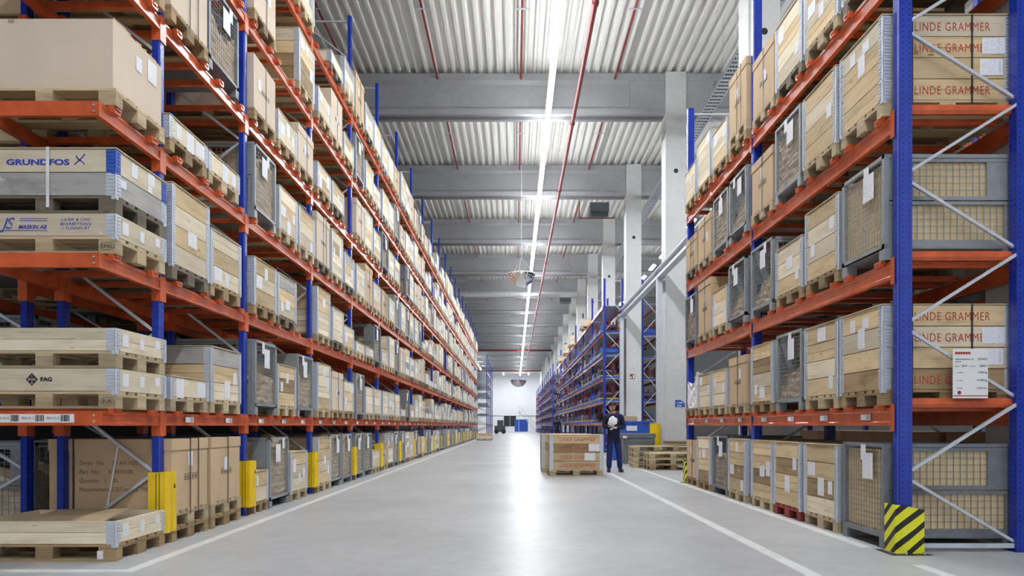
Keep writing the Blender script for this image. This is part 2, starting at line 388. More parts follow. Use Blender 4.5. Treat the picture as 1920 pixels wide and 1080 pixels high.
def hinge_mb(sx, sy, m=0):
    b = MB()
    b.box(*sorted((sx*.602, sx*.52)), *sorted((sy*.4, sy*.404)), .0, .19, m=m)
    b.box(*sorted((sx*.6, sx*.604)), *sorted((sy*.402, sy*.335)), .0, .19, m=m)
    b.tube((sx*.603, sy*.403, -.02), (sx*.603, sy*.403, .185), .009, n=6, m=m)
    for k in range(6):
        z = .022+k*.03
        b.box(*sorted((sx*.592, sx*.53)), *sorted((sy*.4, sy*.409)), z-.006, z+.006, m=m)
        b.box(*sorted((sx*.6, sx*.609)), *sorted((sy*.39, sy*.345)), z-.006, z+.006, m=m)
    b.box(*sorted((sx*.6, sx*.565)), *sorted((sy*.4, sy*.406)), -.03, 0, m=m)
    b.box(*sorted((sx*.6, sx*.606)), *sorted((sy*.4, sy*.37)), -.03, 0, m=m)
    return b
CORN = [(1, -1), (1, 1), (-1, -1), (-1, 1)]
def hinge_mesh(c, m): return cached(('hin', c, m), lambda: hinge_mb(*c).mesh('hinge', m))
def collar_h_mesh(m, v, hm='galv'):
    def f():
        b = collar_mb(0, v == 3)
        for c in CORN: b.add(hinge_mb(*c), moff=1)
        return b.mesh('collar', [m, hm])
    return cached(('colh', m, v, hm), f)
def hinge_simple(sx, sy):
    b = MB(); b.box(*sorted((sx*.606, sx*.52)), *sorted((sy*.4, sy*.406)), .004, .186); b.box(*sorted((sx*.6, sx*.606)), *sorted((sy*.406, sy*.335)), .004, .186); return b
def lid_mesh(m='ply'): return cached(('lid', m), lambda: MB().box(-.61, .61, -.41, .41, 0, .01).mesh('lid', m))
def label_mesh(w, h, m='paper'):
    def f():
        b = MB(); t = .0015
        b.box(-w/2, w/2, -t, 0, -h/2, h/2, skip='f')
        b.face([(-w/2, -t, -h/2), (w/2, -t, -h/2), (w/2, -t, h/2), (-w/2, -t, h/2)], [(0, 0), (1, 0), (1, 1), (0, 1)])
        return b.mesh('paper_label', m)
    return cached(('lab', w, h, m), f)
FROT = {'-y': 0, '+x': math.pi/2, '-x': -math.pi/2, '+y': math.pi}
def stick(parent, face, u, z, w=.11, h=.15, m='paper', hx=.6, hy=.4, tilt=0, name='paper_label', off=.0015):
    loc = {'-y': (u, -hy-off, z), '+x': (hx+off, u, z), '-x': (-hx-off, -u, z), '+y': (-u, hy+off, z)}[face]
    return obj(name, label_mesh(w, h, m), parent, loc, rot=(0, tilt, FROT[face]) if face in ('-y',) else (0, 0, FROT[face]))
TONES = {'p': 'pale', 'i': 'pine', 'b': 'brown', 'g': 'grey', 'd': 'dark', 'w': 'palw', 'r': 'redw'}
TWORD = {'p': 'pale', 'i': 'yellowish', 'b': 'brown', 'g': 'grey', 'd': 'dark', 'w': 'plain wood', 'r': 'red'}
NUM = ['zero', 'one', 'two', 'three', 'four', 'five']
def crate(tones, loc, rz, tier, aisle, label, group, pal='w', lid=True, labels=None, hinge='galv', rnd=None, name='pallet_crate', vs=None):
    """pallet with hinged wooden collars; tones bottom to top"""
    rnd = rnd or R; n = len(tones); top = .144+n*CH
    if tier == 2:
        v = rnd.randrange(2)
        def f():
            b = MB().add(pallet_mb(0))
            order = ['w']+sorted(set(tones)); mats = [TONES[pal]]+[TONES[t] for t in order[1:]]+['galv', 'paper', 'ply']
            for k, t in enumerate(tones):
                b.add(collar_mb(0), (0, 0, .144+k*CH), moff=order.index(t))
                for c in CORN: b.add(hinge_simple(*c), (0, 0, .144+k*CH), moff=len(order))
            for s in (1, -1):
                for q in range(2):
                    y = R.uniform(-.25, .25); z = R.uniform(.3, top-.12)
                    b.face([(s*.603, y-s*.06, z-.08), (s*.603, y+s*.06, z-.08), (s*.603, y+s*.06, z+.08), (s*.603, y-s*.06, z+.08)], [(0, 0), (1, 0), (1, 1), (0, 1)], len(order)+1)
            b.box(-.61, .61, -.41, .41, top, top+.01, m=len(order)+2)
            return b.mesh('pallet_crate', mats)
        return obj(name, cached(('far', tones, pal, v), f), None, loc, rz, label, 'crate', group)
    o = obj(name, None, None, loc, rz, label, 'crate', group)
    obj('pallet', pallet_mesh(TONES[pal]), o)
    for k, t in enumerate(tones):
        hm = hinge if isinstance(hinge, str) else hinge[k]
        if tier == 0:
            c = obj('collar', collar_mesh(TONES[t], rnd.randrange(4) if vs is None else vs), o, (0, 0, .144+k*CH))
            for q in CORN: obj('hinge', hinge_mesh(q, hm), c)
        else: obj('collar', collar_h_mesh(TONES[t], rnd.randrange(4), hm), o, (0, 0, .144+k*CH))
    if lid: obj('lid', lid_mesh(), o, (0, 0, top))
    f = '+x'
    if labels is None:
        labels = []
        us = [-.22, .02, .24]; rnd.shuffle(us)
        for q in range(rnd.choice([1, 2, 2, 3])):
            w, h = rnd.choice([(.10, .14), (.15, .20), (.11, .15), (.19, .15)])
            labels.append((f, us[q], .144+rnd.uniform(.09, max(.1, n*CH-.1)), w, h))
    for L in labels: stick(o, *L)
    return o
def carton_mb(h, hx=.59, hy=.39):
    return MB().box(-hx, hx, -hy, hy, 0, h, m=0)
def carton(h, loc, rz, tier, label, group, mat='card', straps=1, lid=True, pal=None, hx=.59, hy=.39, name='cardboard_box', labels=True, rnd=None, textmark=True):
    rnd = rnd or R
    key = ('car', round(h, 2), mat, hx, hy)
    o = obj(name, cached(key, lambda: carton_mb(h, hx, hy).mesh('cardboard_box', mat)), None, loc, rz, label, 'box', group)
    if tier < 2:
        if lid:
            def f():
                b = MB(); e = .008
                b.box(-hx-e, hx+e, -hy-e, hy+e, h-.10, h+.012)
                return b.mesh('lid', mat)
            obj('lid', cached(key+('lid',), f), o)
        e = .012 if lid else .004
        for q in range(straps):
            yy = (-.02, .16)[q] if straps > 1 else .03
            def g():
                b = MB(); t = .004
                b.box(hx+e-.002, hx+e+.003, -t, t*2, -.06, h+.015); b.box(-hx-e-.003, -hx-e+.002, -t, t*2, -.06, h+.015); b.box(-hx-e, hx+e, -t, t*2, h+.010, h+.018)
                return b.mesh('strap', 'strapK')
            obj('strap', cached(key+('strap', e), g), o, (0, yy, 0))
        if labels: stick(o, '+x', rnd.uniform(-.2, .2), h*rnd.uniform(.45, .75), .10, .15, hx=hx+.002, hy=hy)
        if textmark:
            def mk():
                b = MB(); x = hx+.0015; z0 = h*.42
                for a in range(5):
                    y = -.17+a*.055; b.box(x-.001, x+.0005, y, y+.045, z0, z0+.004); b.box(x-.001, x+.0005, y, y+.004, z0, z0+.06); b.box(x-.001, x+.0005, y, y+.045, z0+.06, z0+.064)
                    b.box(x-.001, x+.0005, y+.016, y+.028, z0+.012, z0+.045)
                b.box(x-.001, x+.0005, .101, .105, z0, z0+.064)
                return b.mesh('handling_marks', 'blackink')
            obj('handling_marks', cached(key+('mk',), mk), o, (0, .05, 0))
    return o
def lone_pallet(loc, rz, m, label, group): return obj('wooden_pallet', pallet_mesh(TONES[m]), None, loc, rz, label, 'pallet', group)
# wire cage
def panel(b, axis, c, u0, u1, z0, z1, pitch=.05, t=.0036, m=0):
    nu = max(1, round((u1-u0)/pitch)); nz = max(1, round((z1-z0)/pitch))
    for k in range(1, nu):
        u = u0+(u1-u0)*k/nu
        if axis == 'x': b.box(c-t/2, c+t/2, u-t/2, u+t/2, z0, z1, m=m, skip='bt', r=.5)
        else: b.box(u-t/2, u+t/2, c-t/2, c+t/2, z0, z1, m=m, skip='bt', r=.5)
    for k in range(1, nz):
        z = z0+(z1-z0)*k/nz
        if axis == 'x': b.box(c-t/2+.004, c+t/2+.004, u0, u1, z-t/2, z+t/2, m=m, skip='fk', r=.5)
        else: b.box(u0, u1, c-t/2+.004, c+t/2+.004, z-t/2, z+t/2, m=m, skip='lr', r=.5)
    return b
def cage_frame(m=0, hh=.97):
    b = MB(); X, Y = .6, .4; t = .045
    for sx in (-1, 1):
        for sy in (-1, 1):
            b.box(*sorted((sx*X, sx*(X-t))), *sorted((sy*Y, sy*(Y-t))), .10, hh, 'z', m)
            b.box(*sorted((sx*X, sx*(X-.11))), *sorted((sy*Y, sy*(Y-.09))), 0, .11, 'z', m)
    for sy in (-1, 1):
        for z0, z1 in ((.10, .15), (hh-.035, hh)): b.box(-X, X, *sorted((sy*Y, sy*(Y-.03))), z0, z1, 'x', m)
    for sx in (-1, 1):
        for z0, z1 in ((.10, .15), (hh-.035, hh)): b.box(*sorted((sx*X, sx*(X-.03))), -Y, Y, z0, z1, 'y', m)
    b.box(-X, X, -Y, Y, .10, .115, m=m)
    return b
def gate_mb(hh):   # long side: two drop gates with sheet ends
    b = MB(); zm = .15+(hh-.185)*.5
    for z0, z1, e0, e1 in ((.15, zm-.006, .20, .04), (zm+.006, hh-.04, .04, .20)):
        b.box(-.55, -.55+e0, -.008, .0, z0, z1, m=0); b.box(.55-e1, .55, -.008, .0, z0, z1, m=0)
        b.box(-.55, .55, -.012, .012, z1-.03, z1, m=0); b.box(-.55, .55, -.012, .012, z0, z0+.035, m=0)
        panel(b, 'y', -.002, -.55+e0, .55-e1, z0+.035, z1-.03, .062, .005)
    for x in (-.35, .3): b.box(x-.07, x+.07, -.016, .0, .12, .135)
    return b
def fill_mb(h, lumpy, hx=.565, hy=.365):
    b = MB(); nx, ny = 14, 10; rr = random.Random(int(h*1000))
    if not lumpy: return b.box(-hx, hx, -hy, hy, .12, h)
    ph = [rr.uniform(0, 6) for _ in range(6)]
    def top(x, y): return h+.13*math.sin(x*3+ph[0])*math.cos(y*6+ph[1])+.05*math.sin(x*13+ph[2]+y*9)+.03*math.cos(y*23+ph[3])
    def side(u, z, k): return .016*math.sin(u*17+z*9+ph[k])+.012*math.sin(z*31+u*5+ph[k+1])
    nz = 12
    def P(x, y, f): return (x, y, .12+(top(x, y)-.12)*f)
    for i in range(nx):
        for j in range(ny):
            x0, x1 = -hx+2*hx*i/nx, -hx+2*hx*(i+1)/nx; y0, y1 = -hy+2*hy*j/ny, -hy+2*hy*(j+1)/ny
            b.face([P(x0, y0, 1), P(x1, y0, 1), P(x1, y1, 1), P(x0, y1, 1)], None, 0, .5, True)
    for s in (-1, 1):
        for k in range(nz):
            f0, f1 = k/nz, (k+1)/nz
            for i in range(nx):
                x0, x1 = -hx+2*hx*i/nx, -hx+2*hx*(i+1)/nx
                q = [P(x0, s*hy, f0), P(x1, s*hy, f0), P(x1, s*hy, f1), P(x0, s*hy, f1)]
                q = [(x, y-s*abs(side(x, z, 2)) if 0 < z < top(x, y)-.01 else y, z) for x, y, z in q]
                if s > 0: q.reverse()
                b.face(q, None, 0, .5, True)
            for j in range(ny):
                y0, y1 = -hy+2*hy*j/ny, -hy+2*hy*(j+1)/ny
                q = [P(s*hx, y0, f0), P(s*hx, y1, f0), P(s*hx, y1, f1), P(s*hx, y0, f1)]
                q = [(x-s*abs(side(y, z, 3)) if 0 < z < top(x, y)-.01 else x, y, z) for x, y, z in q]
                if s < 0: q.reverse()
                b.face(q, None, 0, .5, True)
    return b
def cage(loc, rz, tier, label, group, m='cage', fill='lumpy', hh=.97, tags=2, rnd=None):
    rnd = rnd or R; lump = {'lumpy': .62, 'low': .42, 'full': .86, 'board': .9}[fill]; fm = {'board': 'liner', 'full': 'kraft'}.get(fill, 'kraft')
    if tier == 2:
        def f():
            b = cage_frame(0, hh); panel(b, 'x', .585, -.355, .355, .15, hh-.035, .075, .0045); panel(b, 'x', -.59, -.355, .355, .15, hh-.035, .075, .0045)
            panel(b, 'y', -.385, -.555, .555, .15, hh-.035, .075, .0045)
            b.add(fill_mb(lump, False), moff=1)
            for s in (1, -1):
                b.face([(s*.608, .1-s*.06, hh-.2), (s*.608, .1+s*.06, hh-.2), (s*.608, .1+s*.06, hh-.01), (s*.608, .1-s*.06, hh-.01)], [(0, 0), (1, 0), (1, 1), (0, 1)], 2)
            return b.mesh('wire_cage', [m, fm, 'paper'])
        return obj('wire_cage', cached(('cagef', m, fill, hh), f), None, loc, rz, label, 'cage', group)
    o = obj('wire_cage', cached(('cagefr', m, hh), lambda: cage_frame(0, hh).mesh('wire_cage', m)), None, loc, rz, label, 'cage', group)
    def px(): return panel(MB(), 'x', 0, -.355, .355, .15, hh-.035).mesh('mesh_panel', m)
    for s in (-1, 1): obj('mesh_panel', cached(('cpx', m, hh), px), o, (s*.583, 0, 0))
    g = cached(('cgate', m, hh), lambda: gate_mb(hh).mesh('drop_gate', m))
    obj('drop_gate', g, o, (0, -.385, 0)); obj('drop_gate', g, o, (0, .385, 0), math.pi)
    obj('liner' if fill == 'board' else 'paper_wrapping', cached(('fill', fill), lambda: fill_mb(lump, fill != 'board').mesh('paper_wrapping', fm)), o)
    for q in range(tags):
        if q == 0: stick(o, '+x', rnd.uniform(-.15, .2), hh-.09, .09, .15, hx=.602, name='hanging_tag')
        else: stick(o, '+x', rnd.uniform(-.1, .15), hh-.22, .19, .25, hx=.604, name='hanging_tag')
    return o

# ------------------------------------------------------------ racks
def upright_mb(h, s=1, wx=.075, wy=.10, k_=1.0):
    """C-profile; s = outward x direction"""
    i_ = s*(.055*k_); o_ = i_+s*.017; prof = [(0, 0), (i_, 0), (i_, .012), (o_, .018), (o_, wy-.018), (i_, wy-.012), (i_, wy), (0, wy)]
    b = MB(); per = 0; k = len(prof)
    if s < 0: prof = prof[::-1]
    for i in range(k):
        p_, q_ = prof[i], prof[(i+1) % k]
        L = math.hypot(q_[0]-p_[0], q_[1]-p_[1]); wide = L > .05
        v0, v1 = (0, 1) if wide else (.5, .5)
        b.face([(p_[0], p_[1], 0), (q_[0], q_[1], 0), (q_[0], q_[1], h), (p_[0], p_[1], h)], [(0, v0), (0, v1), (h, v1), (h, v0)])
    b.face([(x, y, h) for x, y in prof])
    b.box(-.03*1, .10, -.02, wy+.02, 0, .008) if s > 0 else b.box(-.10, .03, -.02, wy+.02, 0, .008)
    return b
def rack_beam_mb(L, h, s):
    c = h/.12; prof = [(-.05, 0), (0, 0), (0, .022*c), (-.009, .03*c), (-.009, .088*c), (0, .097*c), (0, h), (-.05, h)]
    prof = [(s*x, z) for x, z in prof]
    if s < 0: prof = prof[::-1]
    return MB().prism(prof, 'y', 0, L)
def conn_mb(s, h, wy=.10, sleeve=True):      # hook plate over the upright
    b = MB()
    if not sleeve:
        b.box(*sorted((s*.0, s*.006)), .045, wy+.004, -.05, h+.03)
        return b
    b.box(*sorted((s*-.083, s*.004)), -.004, wy+.004, -.10, h+.02)
    return b
def strut_between(b, p, q, w=.028): return b.bar(p, q, w, w)
def bracing(h, x0, x1, y, near, z_first=.69, step=.675):
    pts = []; z = .05; side = 1; pts.append((x1, z)); z = z_first
    while z < h-.05:
        side ^= 1; pts.append(((x0, x1)[side], z)); z += step
    return pts
loc_label = cached('loclab', lambda: (lambda b: (b.box(-.09, .09, -.001, 0, -.028, .028, skip='f'), b.face([(-.09, -.001, -.028), (.09, -.001, -.028), (.09, -.001, .028), (-.09, -.001, .028)], [(0, 0), (1, 0), (1, 1), (0, 1)]), b)[-1])(MB()).mesh('location_label', 'bars'))
def rack(name_label, s, xf, xr, posts, levels, bh, top, ph=.10, front_over=None, near_parts=99, rear_parts=99, bar_slots=None, near_brace=3, post_top=None, labels_upto=8, zfirst=.69, uk=1.0, sleeve=True):
    """s: outward direction of the aisle face at x = xf (sign); rear face at x = xr"""
    o = obj('pallet_rack', None, None, (xf, posts[0], 0), label=name_label, cat='rack')
    dx, dy = xf, posts[0]
    def part(nm, me, loc, parent=o, rz=0, kind=None, label=None): return obj(nm, me, parent, (loc[0]-(dx if parent is o else 0), loc[1]-(dy if parent is o else 0), loc[2]), rz, kind=kind, label=label)
    uf = upright_mb(top, s, k_=uk).mesh('upright', 'blue'); ur = upright_mb(top, -s, k_=uk).mesh('upright', 'blue'); uo = .055*uk+.020
    for i, y in enumerate(posts):
        part('upright', uf, (xf-s*uo, y, 0)); part('upright', ur, (xr+s*uo, y, 0))
        pts = bracing(top, xf-s*.06, xr+s*.06, y, True, zfirst)
        if i < near_brace:
            for k, (p_, q_) in enumerate(zip(pts, pts[1:])):
                b = MB(); yy = .02 if k % 2 else .055; b.bar((p_[0], yy, p_[1]), (q_[0], yy, q_[1]), .03, .026)
                part('brace', b.mesh('brace', 'galv'), (0, y, 0))
            b = MB(); b.box(*sorted((xf-s*.06, xr+s*.06)), .03, .06, .03, .07); part('foot_brace', b.mesh('foot_brace', 'galv'), (0, y, 0))
            b = MB(); b.box(*sorted((xf-s*.06, xr+s*.06)), .03, .06, top-.12, top-.09); part('head_brace', b.mesh('head_brace', 'galv'), (0, y, 0))
        else:
            def f():
                b = MB()
                for k, (p_, q_) in enumerate(zip(pts, pts[1:])): b.bar((p_[0], .05, p_[1]), (q_[0], .05, q_[1]), .03, .026)
                b.box(*sorted((xf-s*.06, xr+s*.06)), .03, .06, top-.12, top-.09)
                return b.mesh('frame_brace', 'galv')
            part('frame_brace', cached(('fb', s, xf, top), f), (0, y, 0))
    stuff = MB(); bays = list(zip(posts, posts[1:]))
    lev = levels
    for li, z in enumerate(lev):
        for i, (a, b_) in enumerate(bays):
            y0, y1 = a+ph, b_
            if i == 0 and front_over is not None: y0 = front_over
            L = y1-y0
            for side, sx, xx, lim in (('f', s, xf+s*.004, near_parts), ('r', -s, xr-s*.004, rear_parts)):
                if i < lim:
                    m = cached(('rb', round(L, 3), bh, sx), lambda: rack_beam_mb(L, bh, sx).mesh('beam', 'red'))
                    bo = part('beam', m, (xx, y0, z))
                    cmsh = cached(('cn', sx, bh, sleeve), lambda: conn_mb(sx, bh, sleeve=sleeve).mesh('beam_connector', 'red'))
                    obj('beam_connector', cmsh, bo, (0, L, 0))
                    if i == 0 and front_over is None: obj('beam_connector', cmsh, bo, (0, -ph, 0))
                    if i == 0 and front_over is not None: obj('beam_connector', cmsh, bo, (0, a-front_over, 0))
                    if side == 'f' and li == 0:
                        sl = bar_slots[i] if bar_slots else []
                        for q, yc in enumerate(sl):
                            if i < labels_upto:
                                lb = obj('location_label', loc_label, bo, (s*.0015 if s > 0 else -.0015, yc-y0, bh*.5), rz=math.pi/2*s)
                elif i < 99:
                    stuff.add(rack_beam_mb(L, bh, sx), (xx, y0, z)); stuff.add(conn_mb(sx, bh), (xx, y0+L, z))
    if stuff.v: part('beam', stuff.mesh('beam', 'red'), (0, 0, 0), kind='stuff').matrix_basis = Matrix.Translation((-dx, -dy, 0))
    return o, part
def support_bar_mb(s, depth):
    b = MB(); b.box(*sorted((s*.06, -s*depth)), -.03, .03, .0, .022)
    b.prism([(-.05, -.035), (.05, -.035), (.065, .014), (-.065, .014)], 'x', *sorted((s*.012, s*.07))) if False else None
    pr = [(-.065, .022), (-.045, -.03), (.045, -.03), (.065, .022)]
    b.prism(pr, 'x', *sorted((s*.006, s*.05)))
    b.box(*sorted((-s*.05, -s*(depth-.05))), -.025, .025, -.03, 0)
    return b
BAR = .022

# left rack geometry -------------------------------------------------------
XF, XRr = -3.40, -4.40
LP = [6.54, 8.60]+[11.39+2.81*k for k in range(19)]
LB = [1.135, 2.43, 3.67, 4.93, 6.21, 7.50]; LBH = .12
def slots_of(a, b, n): return [a+.10+(b-a-.10)*(k+.5)/n for k in range(n)]
LS = [slots_of(LP[0], LP[1], 2)]+[slots_of(a, b, 3) for a, b in zip(LP[1:], LP[2:])]
rackL, partL = rack('long six-level blue and orange pallet rack, yellow post guards at its feet', 1, XF, XRr, LP, LB, LBH, 9.67,
                    front_over=5.62, near_parts=9, rear_parts=5, bar_slots=LS, near_brace=3)
# end beams across the overhang, facing the viewer
for li, z in enumerate(LB):
    b = MB(); b.box(XRr-.004, XF+.004, 5.58, 5.62, z, z+LBH)
    e = obj('end_beam', b.mesh('end_beam', 'red'), rackL, (-XF, -LP[0], 0))
    bl = MB()
    for q in (.035, .085): bl.tube((XF-.035, 5.578, z+q), (XF-.035, 5.57, z+q), .010, n=8)
    obj('bolt', bl.mesh('bolt', 'alu'), e)
    if li == 0:
        t = MB(); t.box(-4.55, -3.60, 5.578, 5.58, z+.025, z+.095)
        p_ = obj('location_strip', t.mesh('location_strip', 'white'), e)
        for q, tx in enumerate(('PR01-01-A', 'PR01-01-B', 'PR01-01-C', 'PR01-01-D')):
            x0 = -4.46+q*.205+.02
            text(tx, .032, p_, (x0, 5.5775, z+.05), 'fadedink', sx=.75)
            bb = MB(); xx = x0+.115; rr = random.Random(q)
            while xx < x0+.185:
                w_ = rr.choice([.002, .003, .005]); bb.box(xx, xx+w_, 5.5765, 5.578, z+.035, z+.088); xx += w_+rr.choice([.002, .003, .004])
            obj('barcode', bb.mesh('barcode', 'blackink'), p_)
# right rack geometry ------------------------------------------------------
XG, XGr = 3.44, 4.64
RP = [6.13, 9.85, 13.57]; RB = [1.135, 2.47, 3.80, 5.15]; RBH = .165
RS = [slots_of(a, b, 4) for a, b in zip(RP, RP[1:])]
rackR, partR = rack('short two-bay blue and orange rack with a white load sign', -1, XG, XGr, RP, RB, RBH, 7.45, bar_slots=RS, near_brace=3, uk=2.0, sleeve=False)
for z in RB:
    b = MB(); b.prism([(0, 0), (.035, 0), (.035, .085), (0, .085), (-.012, .055), (-.012, .03)], 'x', XG+.13, XGr-.13)
    obj('end_rail', b.mesh('end_rail', 'red'), rackR, (-XG, .07, z+RBH))
# red cross rails seen at each end frame of the short rack
# rear rows (back to back)
LP2 = LP[:7]
rack2, part2 = rack('blue and orange rack row standing behind the long rack', -1, -4.75+0, -5.75, LP2, LB, LBH, 9.67, near_parts=4, rear_parts=4, near_brace=0)
rack3, part3 = rack('blue and orange rack row standing behind the short rack', 1, 6.75, 5.6, RP[:2]+[13.0], RB, RBH, 7.45, near_brace=0, sleeve=False)

# support bars under every pallet place
sbL = support_bar_mb(1, .98); sbLm = sbL.mesh('support_bar', 'red'); sbR = support_bar_mb(-1, 1.1); sbRm = sbR.mesh('support_bar', 'red')
cnt = 0; rest = MB()
places = [(6.10-.36, ), ]
for i, sl in enumerate([[6.06]]+LS):
    for li, z in enumerate(LB):
        for yc in sl:
            for d in (-.30, .30):
                if cnt < 100: partL('support_bar', sbLm, (XF, yc+d, z+LBH))
                else: rest.add(sbL, (XF, yc+d, z+LBH))
                cnt += 1
obj('support_bar', rest.mesh('support_bar', 'red'), rackL, (-XF, -LP[0], 0), kind='stuff')
for i, sl in enumerate(RS):
    for z in RB:
        for yc in sl:
            for d in (-.30, .30): partR('support_bar', sbRm, (XG, yc+d, z+RBH))

# ------------------------------------------------------------ loads: tables read bay by bay
LEVW = ['floor row', 'first shelf', 'second shelf', 'third shelf', 'fourth shelf', 'fifth shelf', 'top shelf']
def put(spec, x, y, z, s, tier, where, grp, rr, dy=0.0):
    """spec: c<tones>[:pallet][*open] crate, k<height 1/10>[mat] carton on pallet, g[d][l|f|b] cage, e empty, w wrapped"""
    if spec in ('', 'e', None): return
    rz = (0 if s > 0 else math.pi)+rr.uniform(-.008, .008)
    x += rr.uniform(-.015, .015); y += rr.uniform(-.012, .012)+dy
    loc = (x, y, z)
    if spec[0] == 'c':
        body, _, pal = spec[1:].partition(':'); op = body.endswith('*'); body = body.rstrip('*'); pal = pal or rr.choice('wwwbbgd')
        n = len(body); main = max(set(body), key=body.count)
        tw = TWORD[main] if len(set(body)) == 1 else 'mixed wood'
        if body and n > 1 and body[-1] != body[0]: tw = f'{TWORD[main]}'
        lab = f'{tw} {NUM[n]}-collar crate {where}'
        return crate(body, loc, rz, tier, s, lab, 'collar crates on the '+grp, pal, lid=not op, rnd=rr)
    if spec[0] == 'g':
        m = 'cageD' if 'd' in spec else 'cage'; fill = 'board' if 'b' in spec else 'full' if 'f' in spec else 'low' if 'l' in spec else 'lumpy'
        lab = f'{"dark" if m == "cageD" else "grey"} steel wire cage {where}'
        return cage(loc, rz, tier, lab, 'wire cages on the '+grp, m, fill, rnd=rr)
    if spec[0] == 'k':
        dbl = 'D' in spec; mat = 'cardP' if 'P' in spec else 'cardD' if 'B' in spec else 'card'; hgt = int(spec[1])/10
        zz = z; pm = rr.choice('wwbd')
        if dbl:
            lone_pallet((x, y, zz), rz, 'b', f'dirty lowest pallet {where}', 'pallets under boxes on the '+grp); zz += .146; pm = 'w'
        lone_pallet((x, y, zz), rz, pm, f'pallet under the box {where}', 'pallets under boxes on the '+grp)
        hy = .385; nar = 'n' in spec
        lab = f'{"pale" if mat == "cardP" else "brown"} cardboard box {where}'
        carton(hgt, (x, y, zz+.146), rz, tier, lab, 'cardboard boxes on the '+grp, mat, rr.choice([1, 1, 2]) if 's' not in spec else 1, rnd=rr, lid='o' not in spec)
        return
    if spec[0] == 'w':
        lone_pallet((x, y, z), rz, 'b', f'pallet under wrapped load {where}', 'pallets under boxes on the '+grp)
        b = fill_mb(.66, True); me = cached('wrap', lambda: b.mesh('wrapped_load', 'cloth'))
        return obj('wrapped_load', me, None, (x, y, z+.03), rz, f'white wrapped load {where}', 'wrapped load', 'wrapped loads')
# near bays of the long rack: [bay][level] = slot list
NEARL = {
 0: [['k7D', 'k7D'], ['cp:w', 'cpig:w'], ['cpipi:d', 'cpip:b'], ['cp:b', 'cp:w'], ['k9P', 'gd'], ['k8', 'k7'], ['cpp', 'cpi']],
 1: [['', 'gf', 'cppi:w'], ['gl', 'cibi:w', 'g'], ['cipi:b', 'cpig:d', 'e'], ['gf', 'cpip:w', 'cppi:w'], ['k7Po:d', 'cpp:b', 'k6P'], ['k8P', 'e', 'cbbip:w'], ['k6', 'cpp', 'cpgi:w']],
 2: [['cipii:w', 'gf', 'gf'], ['cippp:w', 'k7P', 'cpip:b'], ['cppii:w', 'cppp:d', 'cip:w'], ['k8P', 'cppip:w', 'cpig:d'], ['cip:b', 'cpi:d', 'e'], ['cpp:w', 'k8Po', 'cpi:b'], ['e', 'cp:d', 'cipg:w']],
 3: [['gf', 'gf', 'cip:w'], ['gf', 'cppp:w', 'cppi:b'], ['cp:w', 'cp:b', 'gd'], ['cppp:w', 'k8', 'cipp:w'], ['k7P', 'cpipp:w', 'cipi:w'], ['gf', 'cppi:w', 'cpp:w'], ['k8', 'cppg', 'cppi']],
 4: [['k5', 'cppig', 'gf'], ['cppp', 'cppp', 'cpip'], ['cpi:w', 'cpppp', 'g'], ['k6', 'cppp', 'gf'], ['gd', 'cppp', 'cpip'], ['cppi', 'cppp', 'gf'], ['cpii', 'cppp', 'k6']],
}
GRPL = 'long rack'
def where_l(bay, si, n, li):
    pos = {2: ['front', 'rear'], 3: ['front', 'middle', 'rear']}[n][si]
    return f'in {ORD[bay+1]} bay, {pos} slot, {LEVW[li]}, long rack'
ncr = 0
for bay, sl in enumerate(LS):
    y = sl[0]; tier = 0 if y < 11.4 else 1 if y < 26 else 2
    for li in range(7):
        z = 0 if li == 0 else LB[li-1]+LBH+BAR
        for si, yc in enumerate(sl):
            rr = random.Random(bay*1000+li*10+si)
            if bay in NEARL: spec = NEARL[bay][li][si]
            else:
                q = rr.random()
                if li == 0: spec = 'g'+rr.choice('ffd') if q < .55 else 'c'+''.join(rr.choice('ppi') for _ in range(rr.choice([3, 4]))) if q < .9 else 'k'+rr.choice('67')
                elif q < .64: spec = 'c'+''.join(rr.choice('ppppig') for _ in range(rr.choice([2, 3, 3, 4, 4])))
                elif q < .74: spec = 'g'+rr.choice('ffd')
                elif q < .92: spec = 'k'+rr.choice('5678')+rr.choice('PP')
                else: spec = 'cp' if rr.random() < .5 else 'e'
            xc = -3.335-.6
            if bay == 0: yc = (7.02, 7.88)[si]
            elif li == 0: yc = LP[bay]+.10+.43+.835*si
            if bay == 1 and li == 0: yc = (0, 9.72, 10.57)[si]
            put(spec, xc, yc, z, 1, tier, where_l(bay, si, len(sl), li), GRPL, rr)
# small half-width crate standing at the second bay's foot
rr = random.Random(3)
hc_ = crate('pi', (-3.95, 9.02, 0), 0, 0, 1, 'low two-collar crate on the floor beside the second yellow-guarded post', None, 'b', rnd=rr)
hc_.scale = (1, .60, 1)
